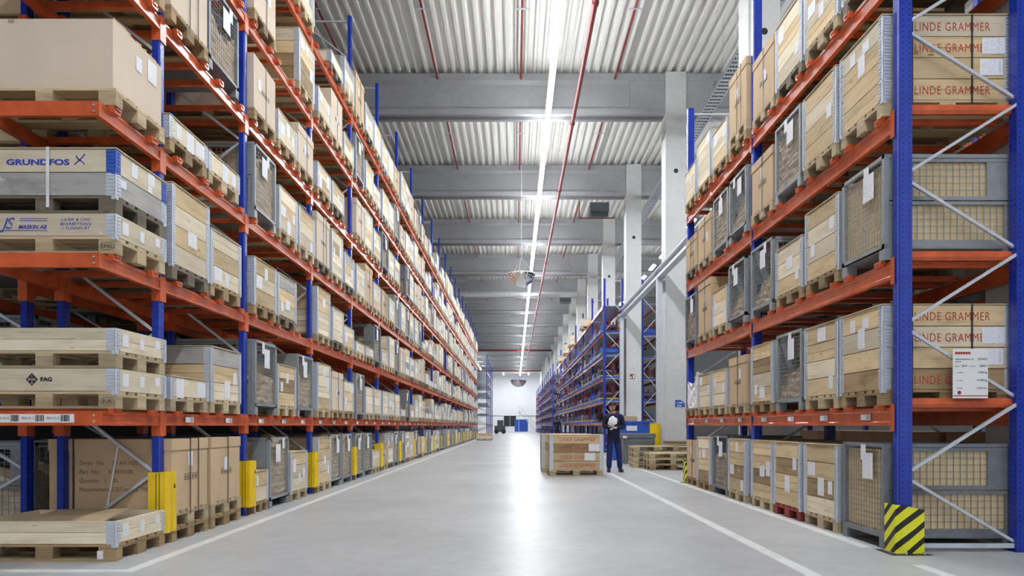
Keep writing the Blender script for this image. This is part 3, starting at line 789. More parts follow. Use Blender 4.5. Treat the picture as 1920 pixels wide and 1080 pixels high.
# right rack loads
NEARR = {
 0: [['gdb', 'cpbii:w', 'ciibi:r', 'cibii:w'], ['G', 'cipii:w', 'gl', 'cipbi:b'], ['gb', 'cippi:b', 'cipp:b', 'gl'], ['G', 'ciipi:w', 'gf', 'k7'], ['cp:d', 'cipii:w', 'cppip:d', 'k8']],
 1: [['cibii:w', 'gd', 'cbiip:b', 'k7'], ['k7', 'cppi:w', 'cppi:w', 'w'], ['gl', 'cppi:w', 'k9', 'gd'], ['gl', 'gf', 'k7', 'k6'], ['k9D', 'cipp:b', 'cpppp:b', 'cppp:b']],
}
POS4 = ['front', 'second', 'third', 'rear']
def grammer(loc, rz, label, tones='pbii', side='-y', lid=True, straps=True, lids=None, words=(1, 1, 0, 1), rows=None, sc=1.0):
    o = crate(tones, loc, rz, 0, 1, label, None, 'w' if tones[0] != 'b' else 'b', lid=lid, labels=[])
    col = [c for c in o.children if c.name.startswith('collar')]
    for k, c in enumerate(col):
        if not words[k]: continue
        tx = 'LINDE GRAMMER'
        text(tx, .112*sc, c, (-.38 if side == '-y' else .31, -.4015 if side == '-y' else .4015, .052), 'redink', face=side, sx=.74, sp=1.12, name='stencil_lettering', bold=-.0006)
    return o
for bay, sl in enumerate(RS):
    tier = 0 if bay == 0 else 1
    for li in range(5):
        z = 0 if li == 0 else RB[li-1]+RBH+BAR
        for si, yc in enumerate(sl):
            rr = random.Random(5000+bay*1000+li*10+si); spec = NEARR[bay][li][si]
            wh = f'in {"near" if bay == 0 else "far"} bay, {POS4[si]} slot, {["floor row", "first shelf", "second shelf", "third shelf", "top shelf"][li]}, short rack'
            if spec == 'G':
                rz = math.pi
                o = grammer((3.385+.6, yc, z), rz, f'crate with red LINDE GRAMMER stencils {wh}', 'bipi' if li == 1 else 'iiip', '+y', words=(1, 0, 1, 1) if True else None)
                # straps and papers on the end-facing side (world -y is local +y)
                for sx_ in (.33, -.22):
                    b = MB(); b.box(sx_-.006, sx_+.006, .402, .412, .10, .144+4*CH+.012); b.box(sx_-.006, sx_+.006, -.41, .412, .144+4*CH+.009, .144+4*CH+.013)
                    obj('strap', b.mesh('strap', 'strapK'), o)
                stick(o, '+y', .42, .144+2.5*CH+.01, .21, .15, 'paper', hy=.402); stick(o, '+y', .40, .144+1.55*CH, .21, .15, 'paperB', hy=.402)
                stick(o, '+x', .02, .66, .13, .2, 'paper'); stick(o, '+x', -.15, .80, .1, .12, 'paper'); stick(o, '+x', .1, .8, .12, .1, 'paper')
                continue
            put(spec, 3.385+.6, yc, z, -1, tier, wh, 'short rack', rr, dy=-.02)

# overhang stack of the long rack: named crates ------------------------------
OX, OY = -3.33-.6, 6.10
def low_crate(tones, z, label, pal, lid=False, hinge='galv', labels=None, y=OY):
    return crate(tones, (OX, y, z), 0, 0, 1, label, None, pal, vs=1 if 'pale one' not in label and 'open one' not in label else 3, lid=lid, labels=labels or [('+x', -.26, .144+.10, .09, .11), ('+x', .0, .144+.10, .07, .10), ('+x', .26, .144+.12, .08, .08)], hinge=hinge)
c0 = low_crate('p', 0, 'open one-collar crate on a dirty pallet standing on the floor at the rack end', 'b')
stick(c0, '-y', .47, .055, .05, .07, 'paperB')
b = MB(); b.prism([(-.34, .05), (-.1, .085), (.25, .10), (.28, .092), (-.05, .07), (-.34, .045)], 'x', -.35, .30)
obj('cardboard_sheet', b.mesh('cardboard_sheet', 'cardD'), None, (OX+.1, OY-.02, .144+.12), .1, 'flattened brown cardboard sheet lying in the open floor crate', 'cardboard')
z1 = LB[0]+LBH+BAR
c1 = low_crate('p', z1, 'one-collar crate marked FAG on the first shelf of the rack end', 'w')
k1 = [c for c in c1.children if c.name.startswith('collar')][0]
text('FAG', .046, k1, (-.03, -.4015, .085), 'blackink', sx=1.15, bold=.0022, name='lettering')
b = MB(); b.face([(-.10-.05, 0, 0), (-.10, 0, -.055), (-.05, 0, 0), (-.10, 0, .055)]); lg = obj('diamond_logo', b.mesh('diamond_logo', 'blackink'), k1, (0, -.4016, .10))
text('INA', .036, lg, (-.10, -.0006, -.012), 'cardP', align='CENTER', sx=1.1); text('I', .03, lg, (-.10, -.0006, .018), 'cardP', align='CENTER', sx=1.2); text('A', .03, lg, (-.10, -.0006, -.040), 'cardP', align='CENTER', sx=1.1)
c1b = low_crate('p', z1+.144+CH, 'clean pale one-collar crate stacked on the crate marked FAG', 'w')
z2 = LB[1]+LBH+BAR
c2 = low_crate('p', z2, 'one-collar crate marked JS MASKIN AB on the second shelf of the rack end', 'w')
k2 = [c for c in c2.children if c.name.startswith('collar')][0]
b = MB()
js = text('JS', .135, k2, (-.35, -.4015, .062), 'blueink', shear=.35, sx=1.0, name='logo_lettering', sp=.85)
text('JS', .088, js, (.022, .0115, .0012), 'cardP', shear=.35, name='logo_inlay', sp=1.05, bold=-.006).rotation_euler = (0, 0, 0)
text('MASKIN AB', .046, k2, (-.215, -.4015, .062), 'blueink', shear=.3, sx=1.0, bold=.0012)
for q, (xa, xb, zz) in enumerate(((-.20, .03, .145), (-.20, .03, .128), (-.36, .03, .045))):
    b = MB().box(xa, xb, -.402, -.4005, zz, zz+.005); obj('logo_line', b.mesh('logo_line', 'blueink'), k2)
for q, tx in enumerate(('LASER & CNC', 'BEARBETNING', 'I TUNNPLÅT')):
    text(tx, .034, k2, (.265, -.4015, .128-q*.036), 'blueink', shear=.25, sx=1.1, align='CENTER', sp=1.1)
c3 = low_crate('gp', z2+.144+CH, 'two-collar crate marked GRUNDFOS with white strap and blue corner hinges', 'd', lid=True, hinge=['galv', 'bluep'],
               labels=[('+x', -.12, .144+CH+.11, .09, .12), ('+x', .15, .144+CH+.13, .11, .11), ('+x', .13, .144+CH+.04, .07, .06), ('+x', -.3, .144+.13, .1, .07)])
k3 = [c for c in c3.children if c.name.startswith('collar')][1]
text('GRUNDFOS', .066, k3, (-.315, -.4015, .062), 'blueink', sx=1.50, bold=.0024)
b = MB()
def ribbon(pts, w): 
    for p_, q_ in zip(pts, pts[1:]): b.bar((p_[0], 0, p_[1]), (q_[0], 0, q_[1]), .001, w, up=(0, 1, 0)) if False else b.obox(((p_[0]+q_[0])/2, 0, (p_[1]+q_[1])/2), Vector((q_[0]-p_[0], 0, q_[1]-p_[1]))/2*1.1, Vector((-(q_[1]-p_[1]), 0, q_[0]-p_[0])).normalized()*w/2, (0, .0006, 0))
ribbon([(.215, .135), (.225, .115), (.24, .10), (.265, .088), (.285, .066)], .008)
ribbon([(.20, .064), (.225, .085), (.25, .108), (.272, .132), (.287, .152)], .009)
ribbon([(.255, .098), (.235, .11), (.222, .128), (.213, .14)], .006)
obj('logo_mark', b.mesh('logo_mark', 'blueink'), k3, (.055, -.4018, .0))
b = MB(); b.box(-.005, .022, -.413, -.411, -CH-.1, CH+.012); b.box(-.005, .022, -.413, .413, CH+.011, CH+.014); obj('strap', b.mesh('strap', 'strapW'), k3, (.03, 0, 0))
z3 = LB[2]+LBH+BAR
lone_pallet((OX, OY, z3), 0, 'w', 'clean pallet stamped EPAL under the large pale cardboard box', None)
bx = carton(.58, (OX-.02, OY, z3+.146), 0, 0, 'large pale cardboard box with torn top edge on an EPAL pallet', None, 'cardP', 0, False, labels=False, textmark=False)
stick(bx, '+x', .0, .40, .09, .13, hx=.592); stick(bx, '+x', .22, .44, .15, .2, hx=.592); stick(bx, '-y', -.0-.26, .56, .05, .025, 'cardD', hy=.392, name='tape_patch')
b = MB(); rr = random.Random(5)
for k in range(9):
    y0 = -.38+k*.085; b.face([(.586, y0, .575), (.594, y0+.085, .575), (.592, y0+.08, .575+rr.uniform(.005, .03)), (.588, y0, .575+rr.uniform(.005, .03))], None, 0); 
obj('torn_edge', b.mesh('torn_edge', 'card'), bx)
z4 = LB[3]+LBH+BAR
lone_pallet((OX, OY, z4), 0, 'b', 'dark pallet on the third shelf of the rack end, above the pale box', None)
carton(.5, (OX, OY, z4+.146), 0, 1, 'brown box on the uppermost visible pallet of the rack end', None, 'card')
# stamps on the pallet blocks
for par, tx in ((c2, 'EPAL'), (c1, 'EUR')):
    pl = [c for c in par.children if c.name.startswith('pallet')][0]
    t = text(tx, .045, pl, (.527, -.4015, .048), 'blackink', align='CENTER', name='stamp')
    t2 = obj('stamp_ring', cached('ring', lambda: (lambda bb: ([bb.obox((.058*math.cos(a), 0, .032*math.sin(a)), Vector((-.058*math.sin(a), 0, .032*math.cos(a)))*.14, (0, .0005, 0), Vector((math.cos(a), 0, math.sin(a)))*.0014) for a in [2*math.pi*k/24 for k in range(24)]], bb)[-1])(MB()).mesh('stamp_ring', 'blackink')), pl, (.527, -.4012, .062))
# order text on the big carton in the first bay (camera side)
for o_ in list(bpy.data.objects):
    if o_.name.startswith('cardboard_box') and o_.get('label', '').startswith('brown cardboard box in first bay, front slot, floor row, long'):
        o_.data = carton_mb(.70).mesh('cardboard_box', 'card')
        for q, tx in enumerate(('Order  No:     57-A4-1933', 'Part  No:      619010100', 'Quantity:   1   EA', 'Measurement: 1255 mm  x  700 lbs')):
            text(tx, .058, o_, (-.30, -.3915, .46-q*.085), 'fadedink', sx=.9)
        for xs_ in (-.36, .44): obj('strap', MB().box(xs_, xs_+.015, -.402, -.398, -.05, .715).mesh('strap', 'strapK'), o_)
        b = MB(); b.obox((.02, -.402, .30), (.010, 0, 0), (0, .001, 0), (.06, 0, .34)); obj('strap', b.mesh('strap', 'strapW'), o_)

# loads on the rack row behind the long rack, seen between the posts
N2 = {0: [['g', 'gd'], ['gd', 'cpi'], ['gd', 'k7'], ['cii', 'k6'], ['k7', 'cipi'], ['cipi', 'k8'], ['', '']],
      1: [['g', 'gd', 'k7'], ['cipi', 'gd', 'ciip'], ['gd', 'cipi', 'g'], ['k7', 'ciib', 'cpi'], ['cipi', 'gd', 'k6'], ['cibi', 'cipi', 'k7'], ['', '', '']],
      2: [['gd', 'k7', 'g'], ['cipi', 'k7', 'ciip'], ['ciip', 'ciip', 'g'], ['k7', 'ciib', 'cipi'], ['cipi', 'cipi', 'k6'], ['cibi', 'cipi', 'k7'], ['', '', '']]}
for bay, rows in N2.items():
    for li, row in enumerate(rows):
        z = 0 if li == 0 else LB[li-1]+LBH+.002
        for si, spec in enumerate(row):
            rr = random.Random(9000+bay*100+li*10+si)
            put(spec, -4.72-.6, LS[bay][si], z, 1, 1 if li < 2 else 2, f'in {ORD[bay+1]} bay, {["front", "middle", "rear"][si]} slot, {LEVW[li]}, row behind', 'rear row', rr)
N3 = [['k9', 'k9', 'k9', 'k9'], ['k7', 'cipi', 'gd', 'k7'], ['cipi', 'k6', 'gd', 'ciip'], ['gd', 'cipi', 'gd', 'k7']]
for li, row in enumerate(N3):
    z = 0 if li == 0 else RB[li-1]+RBH+.002
    for si, spec in enumerate(row):
        rr = random.Random(9500+li*10+si)
        if li == 0: put('k9', 5.6+.6, RS[1][si]-.1, 0, -1, 2, f'{POS4[si]} slot of far bay, floor row, row behind short rack', 'rear row of the short rack', rr)
        put(spec, 5.6+.6, RS[0][si], z, -1, 2, f'{POS4[si]} slot, {["floor row", "first shelf", "second shelf", "third shelf"][li]}, row behind short rack', 'rear row of the short rack', rr)

# ------------------------------------------------------------ post guards, signs
def guard_mb():
    b = MB()
    for y0 in (-.045, .065):
        pr = [(-.03, y0), (.03, y0-.004), (.05, y0+.015), (.05, y0+.065), (.03, y0+.084), (-.03, y0+.08)]
        b.prism([(x, y) for x, y in pr], 'z', 0, .58)
    b.box(-.13, .02, -.052, -.046, 0, .58)
    return b
gm = guard_mb().mesh('post_guard', 'yellow')
gk2 = MB().box(-.055, -.050, -.056, -.050, 0, .575).mesh('gap_strip', 'black')
gk = MB().box(.0, .028, .035, .065, .0, .57).mesh('gap_strip', 'black')
for i, y in enumerate(LP[:-1]):
    o = obj('post_guard', gm, None, (XF+.045, y, .11), 0, f'yellow plastic guard on the {ORD[i+1]} front post of the long rack', 'post guard', 'yellow post guards of the long rack')
    if i < 8:
        obj('gap_strip', gk, o); obj('gap_strip', gk2, o); obj('gap_strip', gk2, o, (.032, 0, 0))
        w_ = MB(); w_.prism([(.02, .42), (.06, .42), (.04, .47)], 'x', .0495, .0515); obj('warning_mark', w_.mesh('warning_mark', 'blackink'), o, (0, .055, 0))
b = MB()
def plate(x0, y0, x1, y1, h=.43, t=.006):
    d = Vector((x1-x0, y1-y0, 0)); L = d.length; nrm = Vector((d.y, -d.x, 0)).normalized()*t
    P = [Vector((x0, y0, 0)), Vector((x1, y1, 0))]
    return P, L, nrm
# angled corner guard: two plates and a base flange
def angle_guard(h=.43):
    b = MB(); t = .006
    pts = [(-.03, .20), (-.03, .02), (.01, -.03), (.20, -.03)]
    per = 0
    for p_, q_ in zip(pts, pts[1:]):
        L = math.hypot(q_[0]-p_[0], q_[1]-p_[1]); ht = (h, h)
        h0 = h; h1 = h
        zc = [(0, per), (0, per+L)]
        b.face([(p_[0], p_[1], 0), (q_[0], q_[1], 0), (q_[0], q_[1], h1-(.04 if q_ == pts[-1] else 0)), (p_[0], p_[1], h0)], [(per, 0), (per+L, 0), (per+L, h1), (per, h0)])
        nx, ny = (q_[1]-p_[1])/L*t, -(q_[0]-p_[0])/L*t
        b.face([(q_[0]-nx, q_[1]-ny, 0), (p_[0]-nx, p_[1]-ny, 0), (p_[0]-nx, p_[1]-ny, h0), (q_[0]-nx, q_[1]-ny, h1-(.04 if q_ == pts[-1] else 0))], [(per+L, 0), (per, 0), (per, h), (per+L, h)])
        per += L
    b.face([(-.12, .2, .004), (-.12, -.10, .004), (.24, -.10, .004), (.24, -.03, .004), (-.05, -.03, .004), (-.05, .2, .004)][::1], [(0, .05)]*6)
    return b
ag = angle_guard().mesh('hazard_post_guard', 'hazard')
def bolts(o):
    bl = MB(); bl.tube((.02, -.065, .004), (.02, -.065, .022), .012, n=8); bl.tube((.18, -.065, .004), (.18, -.065, .022), .012, n=8); obj('floor_bolt', bl.mesh('floor_bolt', 'alu'), o)
o = obj('hazard_post_guard', ag, None, (XG-.02, 6.06, 0), 0, 'yellow and black striped steel guard at the foot of the short rack corner post', 'post guard'); bolts(o)
o = obj('hazard_post_guard', ag, None, (XG-.03, 13.50, 0), 0, 'small yellow and black striped guard at the far end post of the short rack', 'post guard'); bolts(o)
# load sign on the end frame
sg = obj('load_sign', MB().box(-.158, .158, -.002, .002, -.222, .222).mesh('load_sign', 'white'), None, (4.09, 6.128, 1.603), 0, 'white load rating sign hanging on the end frame of the short rack', 'sign')
bb = MB().box(-.155, .155, -.003, -.002, -.205, -.196); obj('red_line', bb.mesh('red_line', 'redink'), sg)
lgm = MB()
for k in range(6): lgm.box(-.138+k*.0235, -.117+k*.0235, -.003, -.002, .172, .194)
lg = obj('logo_blocks', lgm.mesh('logo_blocks', 'redink'), sg)
for tx, sz, x_, z_, al, mt in (('Palettenregal-System Typ', .0165, -.138, .124, 'LEFT', 'blackink'), ('[KENO]', .024, .148, .122, 'RIGHT', 'blackink'), ('Feldanzahl', .013, -.138, .103, 'LEFT', 'fadedink'), ('Baujahr', .011, -.138, .062, 'LEFT', 'fadedink'), ('2015', .024, -.08, .060, 'LEFT', 'blackink'),
                           ('Auftrag-Nr.', .011, -.005, .062, 'LEFT', 'fadedink'), ('100051', .024, .148, .060, 'RIGHT', 'blackink'), ('3.900 kg', .024, .148, .002, 'RIGHT', 'blackink'), ('13.300 kg', .024, .148, -.068, 'RIGHT', 'blackink'), ('1.260 mm', .024, .148, -.138, 'RIGHT', 'blackink'),
                           ('zul. Fachlast', .012, -.125, .006, 'LEFT', 'fadedink'), ('zul. Feldlast', .012, -.125, -.066, 'LEFT', 'fadedink'), ('Fachteilung', .012, -.125, -.134, 'LEFT', 'fadedink')):
    text(tx, sz, sg, (x_, -.0035, z_), mt, align=al)
sl_ = MB().tube((-.10, -.002, -.172), (-.10, -.0035, -.172), .017, n=16); obj('seal', sl_.mesh('seal', 'redpipe'), sg)
# column signs
s1 = obj('aisle_sign', MB().prism([(-.15, -.11), (.15, -.11), (.155, -.02), (.11, .05), (.02, .11), (-.15, .11)], 'y', -.006, 0).mesh('aisle_sign', 'bluebin'), None, (5.13, 21.195, 1.82), 0, 'blue sign with white lettering on the first concrete column', 'sign')
text('COMBI', .07, s1, (-.02, -.0075, .0), 'white', align='CENTER', bold=.001); text('012', .085, s1, (-.02, -.0075, -.095), 'white', align='CENTER', bold=.003)
s2 = obj('fire_sign', MB().box(-.1, .1, -.006, 0, -.1, .1).mesh('fire_sign', 'redpipe'), None, (4.95, 28.69, 3.2), 0, 'small red fire equipment sign on the second concrete column', 'sign')
obj('pictogram', MB().box(.015, .08, -.008, -.006, -.07, .07).box(-.08, -.03, -.008, -.006, -.07, .0).mesh('pictogram', 'white'), s2)

# ------------------------------------------------------------ ceiling services
for xx, nm in ((-5.1, 'outermost, partly behind the long rack'), (-2.4, 'on the long rack side of the aisle'), (.2, 'above the middle of the aisle'), (3.12, 'on the short rack side of the aisle')):
    b = MB().tube((xx, Y0, 11.93), (xx, Y1-1, 11.93), .035, n=8)
    o = obj('sprinkler_pipe', b.mesh('sprinkler_pipe', 'redpipe'), None, label=f'thin red sprinkler pipe under the roof, {nm}', cat='pipe')
    for k in range(12):
        y = 17.6+7.5*(k-1); hb = MB().box(xx-.17, xx+.17, y-.02, y+.02, 11.87, 11.895); hb.tube((xx, y, 11.9), (xx, y, ZC), .008, n=6); obj('pipe_hanger', hb.mesh('pipe_hanger', 'galv'), o)
        sp = MB().tube((xx, y-1.6, 11.9), (xx, y-1.6, 11.80), .018, n=6); obj('sprinkler_head', sp.mesh('sprinkler_head', 'redpipe'), o)
o = obj('sprinkler_main', MB().tube((1.78, Y0, 10.45), (1.78, 96, 10.45), .06, n=12).mesh('sprinkler_main', 'redpipe'), None, label='thick red sprinkler main running beside the bright lamp line', cat='pipe')
for k in range(16):
    y = 3+6*k; c_ = MB().tube((1.78, y, 10.45), (1.78, y+.09, 10.45), .082, n=12).tube((1.78, y+.04, 10.5), (1.78, y+.04, 10.82 if False else 10.56), .01, n=6); obj('pipe_coupling', c_.mesh('pipe_coupling', 'redpipe'), o)
obj('air_duct', MB().tube((XL+.1, 49, 10.55), (4.6, 49, 10.55), .2, n=16).mesh('air_duct', 'alu'), None, label='bright metal duct crossing the hall under the roof beams', cat='duct')
obj('cross_pipe', MB().tube((XL+.1, 85, 10.5), (4.6, 85, 10.5), .11, n=10).mesh('cross_pipe', 'redpipe'), None, label='red pipe crossing the hall, the nearer of two', cat='pipe')
obj('cross_pipe', MB().tube((XL+.1, 118, 10.6), (4.6, 118, 10.6), .12, n=10).mesh('cross_pipe', 'redpipe'), None, label='red pipe crossing the hall in front of the white end wall', cat='pipe')
b = MB(); xa = 5.75
for s in (-.18, .18): b.box(xa+s-.012, xa+s+.012, 6, 110, 10.45, 10.56)
k = 0; yy = 6.0
while yy < 60: b.box(xa-.17, xa+.17, yy, yy+.09, 10.46, 10.475); yy += .20
tray = obj('cable_tray', b.mesh('cable_tray', 'galv'), None, label='perforated steel cable tray hanging under the roof beyond the columns', cat='cable tray')
cb = MB()
for q in range(4): cb.tube((xa-.12+q*.08, 6, 10.50), (xa-.12+q*.08, 110, 10.50), .022, n=5)
obj('cable', cb.mesh('cable', 'dgrey'), tray)
hg = MB()
for q in range(26): hg.tube((xa-.18, 7+3.75*q, 10.55), (xa-.18, 7+3.75*q, ZC), .006, n=5).tube((xa+.18, 7+3.75*q, 10.55), (xa+.18, 7+3.75*q, ZC), .006, n=5)
obj('hanging_rods', hg.mesh('hanging_rods', 'galv'), tray)
# steel runway beam along the columns with two posts
b = MB(); X0 = 4.5
b.prism([(X0-.10, 5.70), (X0+.10, 5.70), (X0+.10, 5.73), (X0+.02, 5.74), (X0+.02, 5.96), (X0+.10, 5.97), (X0+.10, 6.0), (X0-.10, 6.0), (X0-.10, 5.97), (X0-.02, 5.96), (X0-.02, 5.74), (X0-.10, 5.73)], 'y', 13.9, 28.9)
rw = obj('runway_beam', b.mesh('runway_beam', 'galv'), None, label='grey steel beam at mid height in front of the first two columns', cat='beam')
for y in (21.15, 28.6):
    obj('support_post', MB().box(X0-.10, X0+.06, y-.1, y+.1, 0, 5.70).mesh('support_post', 'galv'), rw)
    obj('bracket', MB().box(X0-.1, 4.70, y-.05, y+.05, 5.62, 5.70).mesh('bracket', 'galv'), rw)
# roof heater
ht = obj('roof_heater', MB().box(-.45, .45, -.5, .5, 0, .42).mesh('roof_heater', 'dgrey'), None, (4.05, 33, 11.35), 0, 'dark grey square ventilation unit hanging below the roof sheets', 'heater')
obj('air_flap', MB().box(-.4, .4, -.02, .02, 0, .30).mesh('air_flap', 'dgrey'), ht, (0, -.55, -.28), rot=(-.5, 0, 0)); obj('grille', MB().box(-.3, .3, -.25, .25, -.01, 0).mesh('grille', 'galv'), ht)
obj('supply_pipe', MB().path([(-.95, -.2, .8), (-.95, -.2, -.25), (.75, -.2, -.25)], .025).mesh('supply_pipe', 'redpipe'), ht)
ht2 = obj('roof_heater', ht.data, None, (4.1, 55.5, 11.1), 0, 'small dark ventilation unit beyond the bright metal duct', 'heater')
# convex mirrors
def dome(x, y, z, r, ztop, label):
    b = MB(); nu, nv = 28, 10
    def P(i, j): a = 2*math.pi*i/nu; t = math.pi/2*j/nv; return (r*math.cos(t)*math.cos(a), r*math.cos(t)*math.sin(a), -r*.88*math.sin(t))
    for i in range(nu):
        for j in range(nv): b.face([P(i, j+1), P(i+1, j+1), P(i+1, j), P(i, j)], None, 0, .5, True)
    o = obj('dome_mirror', weld(b.mesh('dome_mirror', 'mirror')), None, (x, y, z), 0, label, 'mirror'); ztop = ZC+.04
    rm = MB()
    for i in range(nu):
        a0, a1 = 2*math.pi*i/nu, 2*math.pi*(i+1)/nu; rm.tube((r*math.cos(a0), r*math.sin(a0), 0), (r*math.cos(a1), r*math.sin(a1), 0), .016, n=5)
    obj('rim', rm.mesh('rim', 'white'), o)
    w_ = MB().tube((0, 0, .62*r/.52), (0, 0, ztop-z), .010, n=5)
    for k in range(3):
        a = 2*math.pi*k/3+.3; w_.tube((r*math.cos(a), r*math.sin(a), 0), (0, 0, .62*r/.52), .011, n=5)
    obj('hanging_wire', w_.mesh('hanging_wire', 'galv'), o)
dome(.26, 26, 6.9, .53, 11.9, 'half-round ceiling mirror hanging on wires beside the lamp line, the larger one')
dome(.45, 82, 6.6, .95, 11.9, 'second half-round ceiling mirror, small and far down the hall')

# ------------------------------------------------------------ far racks with machine parts
def goods_mb(v):
    rr = random.Random(v); b = MB(); w = 1.25
    b.box(-.40, .40, -w/2, w/2, .0, .09, m=0)
    for k in range(3): b.box(-.41, .39, -w/2+.1+k*.4, -w/2+.2+k*.4, .09, .14, m=2)
    for k in range(6):
        y = -w/2+.1+k*.21; h = rr.uniform(.3, .62); x = rr.uniform(-.38, -.15)
        q = rr.random()
        if q < .45: b.tube((x, y, .1), (x, y, .1+h), .04, n=6, m=1); b.tube((x+.3, y, .1), (x+.3, y, .1+h), .04, n=6, m=1)
        elif q < .65: b.box(-.38, .3, y-.08, y+.08, .14, .14+rr.uniform(.2, .45), m=4)
        elif q < .8: b.box(-.38, .3, y-.09, y+.09, .14, .14+rr.uniform(.15, .35), m=3)
        else: b.box(-.38, .3, y-.09, y+.09, .14, .14+rr.uniform(.15, .3), m=0)
        if rr.random() < .5: b.tube((-.39, y, .32), (.2, y+.05, .3), .07, n=8, m=3)
    return b
gmesh = [goods_mb(k).mesh('machine_part_rack', ['bluebin', 'redpipe', 'yellow', 'dgrey', 'white']) for k in range(5)]
def far_rack(xf, xb, ya, yb, pitch, top, levels, label, goods=True, seed=0, nlev=6, words='', per=3):
    o = obj('parts_rack', None, None, (xf, ya, 0), label=label, cat='rack')
    nb = max(1, round((yb-ya)/pitch)); ys = [pitch*k for k in range(nb+1)]
    d = xb-xf; up = MB().box(0, .09, 0, .10, 0, top).mesh('upright', 'bluef')
    for y in ys:
        obj('upright', up, o, (0, y, 0)); obj('upright', up, o, (d-.09, y, 0))
        def f():
            b = MB(); z = .3; sd = 0
            while z+.8 < top: b.bar(((.04, d-.04)[sd], .05, z), ((.04, d-.04)[1-sd], .05, z+.8), .03); z += .8; sd ^= 1
            b.box(.04, d-.04, .03, .06, top-.1, top-.07)
            return b.mesh('frame_brace', 'galv')
        obj('frame_brace', cached(('ffb', d, top), f), o, (0, y, 0))
    for li, z in enumerate(levels):
        for k in range(nb):
            bm_ = cached(('fbm', pitch), lambda: MB().box(-.02, .03, 0, pitch-.1, 0, .13).mesh('beam', 'red'))
            obj('beam', bm_, o, (0, ys[k]+.1, z)); obj('beam', bm_, o, (d-.02, ys[k]+.1, z))
            obj('shelf_panel', cached(('shp', pitch, d), lambda: MB().box(.03, d-.03, 0, pitch-.1, 0, .02).mesh('shelf_panel', 'galv')), o, (0, ys[k]+.1, z+.11))
    if goods:
        for li, z in enumerate([0]+levels[:-1]):
            for k in range(nb):
                for q in range(per):
                    rr = random.Random(seed+li*100+k*10+q)
                    if rr.random() < .08: continue
                    zz = z+(.132 if li else 0)
                    obj('machine_part_rack', gmesh[rr.randrange(5)], None, (xf+d/2-.12, ya+ys[k]+.1+(pitch-.1)*(q+.5)/per, zz), rr.choice([0, math.pi]),
                        f'machine-part carrier, {["near end", "middle", "far end"][q*(1 if per > 2 else 2)]} of {ORD[k+1]} bay, {["floor row", "first shelf", "second shelf", "third shelf", "fourth shelf", "fifth shelf"][li]}, {words}', 'machine parts', f'machine part carriers of the {words}')
    return o, ys
FL = [1.135, 2.04, 3.0, 3.95, 4.90, 6.05]
far_rack(3.72, 4.55, 28.6, 60, 4.48, 7.3, FL, 'blue rack filled with machine parts behind the standing man', True, 100, words='rack behind the man')
far_rack(3.72, 4.55, 67, 91, 4.9, 7.2, FL, 'second blue parts rack further down the hall', True, 300, words='second parts rack', per=2)
far_rack(3.72, 4.55, 93.5, 118, 4.9, 7.2, FL, 'last blue parts rack before the end wall', True, 500, words='last parts rack', per=2)
far_rack(5.50, 6.28, 29.6, 52, 4.48, 7.5, FL[:5]+[6.3], 'blue parts rack seen between the first two concrete columns', True, 700, words='rack behind the columns')
# crates on top of the parts rack
for k, (y, t) in enumerate(((36, 'pp'), (44, 'ppp'), (49, 'ppp'), (55, 'pp'))):
    crate(t, (4.05, y, 6.05+.132), 0, 2, 1, f'pale crate on top of the rack behind the man, {ORD[k+1]} one', None, 'w', rnd=random.Random(k))

# ------------------------------------------------------------ things on the floor
grammer((1.39, 15.75, 0), 0, 'front crate of LINDE GRAMMER pair standing in the aisle beside the man', 'iibi', '-y', lid=True, words=(1, 1, 1, 1), sc=1.15)
cr = grammer((1.26, 17.0, 0), 0, 'rear crate of LINDE GRAMMER pair, mostly hidden behind the front one', 'iibi', '-y', lid=True, words=(0, 0, 0, 0))
for o_ in bpy.data.objects:
    if o_.get('label', '').startswith('front crate of LINDE'): fc = o_
stick(fc, '-y', .395, .144+2.55*CH, .24, .17, 'paper', hy=.402); stick(fc, '-y', .30, .144+1.5*CH, .24, .17, 'paperB', hy=.402)
# pallet stacks
for k in range(4): lone_pallet((3.80, 18.75, .145*k), .02*k-.03, 'w', f'pale pallet in the rear stack beside the grey bin, {["lowest", "second from below", "third from below", "topmost"][k]}', 'pale pallets of the rear stack')
for k in range(3): lone_pallet((4.03, 17.75, .145*k), .03-.02*k, 'bww'[k], f'worn pallet in the front stack before the striped post, {["lowest", "middle", "topmost"][k]}', 'worn pallets of the front stack')
for k in range(9):
    rr = random.Random(k); obj('wooden_board', MB().box(-.55, .55, -.4, .4, 0, .045).mesh('wooden_board', ['pale', 'palw', 'brown'][k % 3]), None, (4.95, 19.9, .145+.062*k), rr.uniform(-.08, .08), f'loose wooden collar board in the pile before the first column, {ORD[k+1]} from below', 'board', 'boards piled before the first column')
lone_pallet((4.95, 19.9, 0), 0, 'w', 'pallet carrying the pile of boards before the first column', None)
